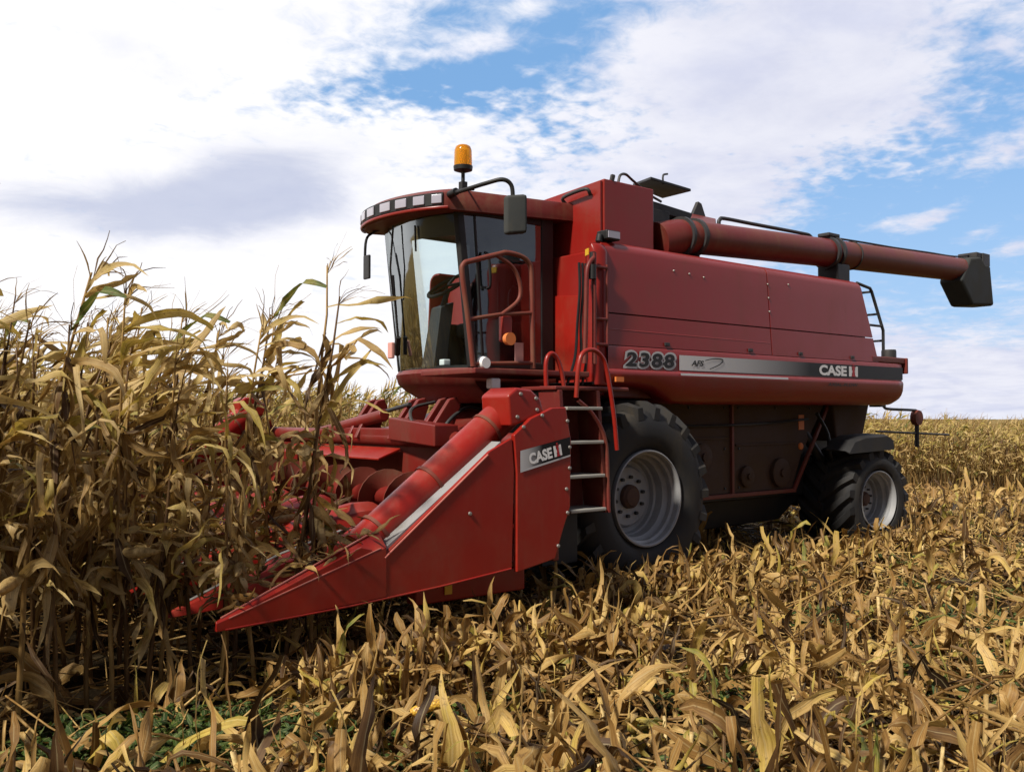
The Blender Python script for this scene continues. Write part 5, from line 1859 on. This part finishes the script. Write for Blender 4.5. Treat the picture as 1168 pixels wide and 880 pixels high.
# broken leaves and stalks that pile up on the snouts of the corn head
tr_ = Rib()
n = 900
x = rng.uniform(-4.35, -2.9, n)
y = rng.uniform(0.1, 3.8, n)
keep = rng.random(n) < np.clip((-2.9 - x) / 1.0, 0.12, 1)
x, y = x[keep], y[keep]
n = len(x)
z = 0.50 + (x + 4.42) * 0.24 + rng.random(n) * 0.26
tr_.leaves(np.stack([x, y, z], -1), rng.uniform(0, 6.28, n), rng.normal(0.1, 0.5, n), rng.normal(-1.0, 1.2, n), rng.uniform(0.2, 0.6, n), 0.012 + 0.06 * rng.random(n) ** 1.5, np.clip(rng.normal(0.45, 0.22, n), 0.02, 0.9), segs=7, twist=rng.normal(0, 2.5, n), jit=0.25)
n = 70
x = rng.uniform(-4.35, -3.35, n)
y = rng.uniform(-0.85, -0.45, n)
tr_.leaves(np.stack([x, y, 0.565 + (x + 4.42) * 0.36 + rng.uniform(0.0, 0.05, n)], -1), rng.uniform(0, 6.28, n), rng.normal(0.1, 0.25, n), rng.normal(-0.6, 0.6, n), rng.uniform(0.12, 0.36, n), rng.uniform(0.01, 0.045, n), np.clip(rng.normal(0.55, 0.18, n), 0.05, 0.9), segs=7, twist=rng.normal(0, 1.5, n), jit=0.2)
for k in range(46):
    a, ln = rng.uniform(0, 6.28), rng.uniform(0.3, 0.9)
    b_ = np.array([rng.uniform(-4.5, -3.7), rng.uniform(0.3, 3.2), rng.uniform(0.50, 0.85)])
    d = np.array([math.cos(a), math.sin(a), rng.uniform(-0.3, 0.5)])
    tr_.stick([b_, b_ + d * ln * 0.5 + rng.normal(0, 0.02, 3), b_ + d * ln], [0.009, 0.009, 0.007], rng.uniform(0.4, 0.75), 5)
me = mesh_np('corn_trash', *tr_.arrays(), LITTER)
o = bpy.data.objects.new('corn_trash', me)
COL.objects.link(o)
o['kind'] = 'stuff'
o['label'] = 'tangle of broken corn leaves lying over the snouts of the corn head'
o['category'] = 'litter'

# stubs: cut stalks that stand in the old rows
STUBS = []
for i in range(14):
    h = rng.uniform(0.14, 0.38)
    st_, lf = Rib(), Rib()
    ln_ = rng.normal(0, 0.10, 2)
    pts = np.array([[0, 0, -0.03], [ln_[0] * h * 0.4, ln_[1] * h * 0.4, h * 0.5], [ln_[0] * h, ln_[1] * h, h]])
    r0 = rng.uniform(0.010, 0.016)
    st_.stick(pts, [r0, r0 * 0.95, r0 * 0.9], rng.uniform(0.38, 0.75), 7)
    n = int(rng.integers(3, 7))
    fz = rng.uniform(0.25, 1.0, n)
    at_ = np.stack([ln_[0] * h * fz, ln_[1] * h * fz, h * fz], -1)
    lf.leaves(at_, rng.uniform(0, 6.28, n), rng.uniform(-0.4, 1.4, n), -rng.uniform(0.6, 4.5, n), rng.uniform(0.14, 0.42, n), rng.uniform(0.03, 0.085, n), np.where(rng.random(n) < 0.10, 0.93, np.clip(rng.normal(0.56, 0.17, n), 0.05, 0.8)), segs=8, twist=rng.normal(0, 2.8, n), jit=0.36, tip=np.where(rng.random(n) < 0.5, 0.5, 0.0), fold=np.where(rng.random(n) < 0.5, -rng.uniform(0.6, 2.0, n), 0), foldat=rng.uniform(0.15, 0.6, n), azcurl=rng.normal(0, 0.9, n), fold_v=0.5)
    STUBS.append((mesh_np('stalk', *st_.arrays(), STALK), mesh_np('husk_leaves', *lf.arrays(), LITTER)))
cand = []
for k in range(-9, 14):
    y = -1.325 - 0.85 * k if k >= 0 else -0.475 + 0.85 * (-k - 1)
    x = -7.0
    while x < 16:
        cand.append((x + rng.normal(0, 0.05), y + rng.normal(0, 0.09)))
        x += rng.uniform(0.16, 0.34)
cand = np.array(cand)
cand = cand[not_under(cand)]
ok = ~((((cand[:, 0] + 4.8) / 0.9) ** 2 + ((cand[:, 1] + 1.1) / 0.65) ** 2) < 1)
ok &= ~((cand[:, 1] > -0.9) & (cand[:, 0] < -3.0) & (cand[:, 1] < 5))
ok &= ~((cand[:, 1] > -0.95) & (cand[:, 0] > -3.4) & (cand[:, 0] < -1.75) & (rng.random(len(cand)) < 0.8))
cand = cand[ok]
def in_view(p, zz=0.2):
    d = Vector((p[0], p[1], zz)) - CAM
    z = d.dot(FW)
    if z < 2.2:
        return 0
    px = 584 + 1050 * d.dot(RIGHT) / z
    py = 440 - 1050 * d.dot(UP) / z
    if px < -30 or px > 1200 or py > 900:
        return 0
    # hidden behind the machine
    if p[1] > 0.9 and -2 < p[0] < 5:
        return 0
    return 1.0 / z
sz = np.array([in_view(p) for p in cand])
o_idx = [i for i in np.argsort(-sz) if sz[i] > 0]
for i in o_idx[:280]:
    x, y = cand[i]
    a = STUBS[int(rng.integers(0, len(STUBS)))]
    dd = 1.0 / sz[i]
    if dd < 5.6:
        l_, g_ = 'broken corn stub with curled husk leaves in the front of the cut ground', 'corn stubs at the front of the cut ground'
    elif y > -0.9:
        l_, g_ = 'short corn stub standing close to the wheels of the combine', 'corn stubs beside the wheels'
    elif x < -1.6:
        l_, g_ = 'corn stub with ragged leaves standing below the red end fender', 'corn stubs below the end fender'
    else:
        l_, g_ = 'corn stub in the middle of the cut ground to the side of the combine', 'corn stubs out to the side of the combine'
    o = thing('corn_stub', l_, 'corn stub', (x, y, float(ground_z(x, y))), g_)
    o.rotation_euler = (rng.normal(0, 0.16), rng.normal(0, 0.16), rng.uniform(0, 6.28))
    s = rng.uniform(0.8, 1.15)
    o.scale = (s, s, s)
    for nm, me in zip(('stalk', 'husk_leaves'), a):
        c_ = bpy.data.objects.new(nm, me)
        COL.objects.link(c_)
        c_.parent = o
more = o_idx[280:1100]
stf = Rib()
for i in more:
    x, y = cand[i]
    z = float(ground_z(x, y))
    h = rng.uniform(0.18, 0.42)
    q = rng.normal(0, 0.12, 2) * h
    stf.stick([(x, y, z - 0.02), (x + q[0] * 0.5, y + q[1] * 0.5, z + h * 0.5), (x + q[0], y + q[1], z + h)], [0.014, 0.013, 0.012], rng.uniform(0.4, 0.75), 5)
    n = 3
    stf.leaves(np.array([[x, y, z + h * 0.9]] * n), rng.uniform(0, 6.28, n), rng.uniform(0.2, 1.3, n), -rng.uniform(1, 4, n), rng.uniform(0.2, 0.4, n), rng.uniform(0.04, 0.07, n), rng.uniform(0.35, 0.8, n), segs=4, twist=rng.normal(0, 1.5, n))
me = mesh_np('corn_stubble', *stf.arrays(), LITTER)
o = bpy.data.objects.new('corn_stubble', me)
COL.objects.link(o)
o['kind'] = 'stuff'
o['label'] = 'far stubble of cut corn stalks between the machine and the field edge'
o['category'] = 'stubble'

# big single leaves that catch the eye at the front
HERO = [('large bent tan corn leaf leaning at the left end of the front litter', -5.02, -0.25, 2.2, 1.25, -2.6, 0.62, 0.085, 0.52),
        ('forked brown corn husk standing alone in the dark left of the front litter', -4.62, -0.75, 0.4, 1.35, -0.8, 0.40, 0.075, 0.48),
        ('wide pale corn leaf folded over in the middle of the front litter', -2.72, -2.20, -0.6, 1.35, -2.4, 0.55, 0.12, 0.72),
        ('tall pale husk with a green inside standing in the right part of the litter', 0.10, -2.65, 0.9, 1.45, -0.5, 0.45, 0.11, 0.74),
        ('yellow green upright corn blade in the right foreground', -2.35, -3.15, 0.3, 1.5, -0.2, 0.42, 0.035, 0.87),
        ('long yellow stalk blade slanting down in the right foreground', -2.2, -3.05, -0.9, 0.7, -1.0, 0.6, 0.05, 0.86),
        ('green striped corn leaf slanting in the right part of the foreground', -1.75, -3.05, -0.5, 0.95, -1.2, 0.5, 0.07, 0.95),
        ('pointed pale corn leaf at the left edge in front of the dark row gap', -5.35, -0.1, -0.4, 0.6, 0.1, 0.35, 0.06, 0.62),
        ('upright straw yellow husk just below the red end fender', -2.55, -1.35, 1.2, 1.4, -0.9, 0.48, 0.07, 0.76),
        ('bent corn leaf with a green edge right of the fender tail', -1.55, -1.1, 0.2, 1.2, -2.5, 0.55, 0.08, 0.84)]
for lab, x, y, az, p0, cu, ln, wd, tn in HERO:
    r_ = Rib()
    k = 3
    r_.leaves(np.zeros((k, 3)), az + np.array([0, 0.5, -0.6]), p0 + np.array([0, -0.1, 0.05]), cu * np.array([1, 1.3, 0.6]), ln * np.array([1, 0.7, 0.6]), wd * np.array([1, 0.8, 0.6]), np.array([tn, tn - 0.1, tn - 0.2]), segs=14, twist=np.array([0.6, -0.8, 1.2]), fold_v=0.6)
    o = bpy.data.objects.new('corn_leaf', mesh_np('corn_leaf', *r_.arrays(), LITTER))
    COL.objects.link(o)
    o.location = (x, y, float(ground_z(x, y)) + 0.04)
    o['label'] = lab
    o['category'] = 'corn leaf'

# a bare yellow ear left on the litter
COB, n, b = new_mat('corn_kernels')
t = n.n('ShaderNodeTexCoord')
vo = n.n('ShaderNodeTexVoronoi')
vo.inputs['Scale'].default_value = 110
n.put(vo.inputs['Vector'], t.outputs['Object'])
n.put(b.inputs['Base Color'], n.ramp(vo.outputs['Distance'], [(0.1, (0.72, 0.47, 0.06)), (0.5, (0.62, 0.36, 0.04)), (0.8, (0.28, 0.14, 0.03))]))
b.inputs['Roughness'].default_value = 0.4
bp = n.n('ShaderNodeBump')
bp.inputs['Strength'].default_value = 0.6
bp.inputs['Distance'].default_value = 0.004
bp.invert = True
n.put(bp.inputs['Height'], vo.outputs['Distance'])
n.put(b.inputs['Normal'], bp.outputs[0])
ct = thing('corn_cob', 'bare yellow corn cob lying on the litter at the front', 'corn cob', (-3.90, -2.20, 0.31))
ct.rotation_euler = (0, R(-14), math.atan2(RIGHT.y, RIGHT.x) + 0.2)
cbm = MB().tube([(-0.09, 0, 0), (-0.085, 0, 0), (-0.06, 0, 0), (0, 0, 0.004), (0.06, 0, 0), (0.09, 0, -0.006), (0.105, 0, -0.01)], [0.008, 0.019, 0.025, 0.026, 0.023, 0.014, 0.004], 16)
obj('kernels', cbm, COB, ct, smooth=60)
r_ = Rib()
r_.leaves(np.array([[-0.085, 0, 0]] * 3), np.array([2.6, 3.4, 4.0]), np.array([0.2, -0.2, 0.4]), np.array([-1.0, -0.5, -1.5]), np.array([0.16, 0.2, 0.14]), np.array([0.05, 0.05, 0.04]), np.array([0.7, 0.6, 0.75]), segs=6)
ho = bpy.data.objects.new('husk', mesh_np('husk', *r_.arrays(), LITTER))
COL.objects.link(ho)
ho.parent = ct

# green weeds in the gaps
wd_ = Rib()
for (cx_, cy_, rad, n) in ((-4.75, -1.30, 0.55, 1500), (-4.35, -1.45, 0.4, 700), (-5.2, -1.05, 0.4, 700), (-4.1, -2.3, 0.5, 450), (-2.95, -2.9, 0.4, 260), (0.9, -2.3, 0.4, 260), (2.2, -1.5, 0.35, 200), (3.9, -2.4, 0.6, 330), (-1.4, -0.35, 0.4, 260), (-4.2, -1.9, 0.35, 200), (-3.3, -1.7, 0.28, 200), (-1.15, -0.55, 0.38, 330), (-2.1, -2.2, 0.35, 260), (0.1, -1.8, 0.35, 240),
                           (1.4, -1.1, 0.4, 240), (3.2, -0.6, 0.45, 260), (2.6, -2.2, 0.5, 300), (1.4, -2.9, 0.5, 300), (-0.2, -2.9, 0.35, 250), (4.9, -1.2, 0.5, 220), (-5.1, -0.9, 0.4, 200), (-0.9, -3.2, 0.4, 220)):
    a = rng.uniform(0, 6.28, n)
    d = rad * np.sqrt(rng.random(n))
    x, y = cx_ + d * np.cos(a), cy_ + d * np.sin(a)
    z = ground_z(x, y) + rng.uniform(0.0, 0.13, n)
    wd_.leaves(np.stack([x, y, z], -1), rng.uniform(0, 6.28, n), rng.uniform(-0.2, 0.9, n), -rng.uniform(0.2, 1.6, n), rng.uniform(0.03, 0.09, n), rng.uniform(0.018, 0.045, n), rng.random(n), segs=3)
o = bpy.data.objects.new('weeds', mesh_np('weeds', *wd_.arrays(), WEED))
COL.objects.link(o)
o['kind'] = 'stuff'
o['label'] = 'low green weeds showing in gaps of the corn litter'
o['category'] = 'weeds'
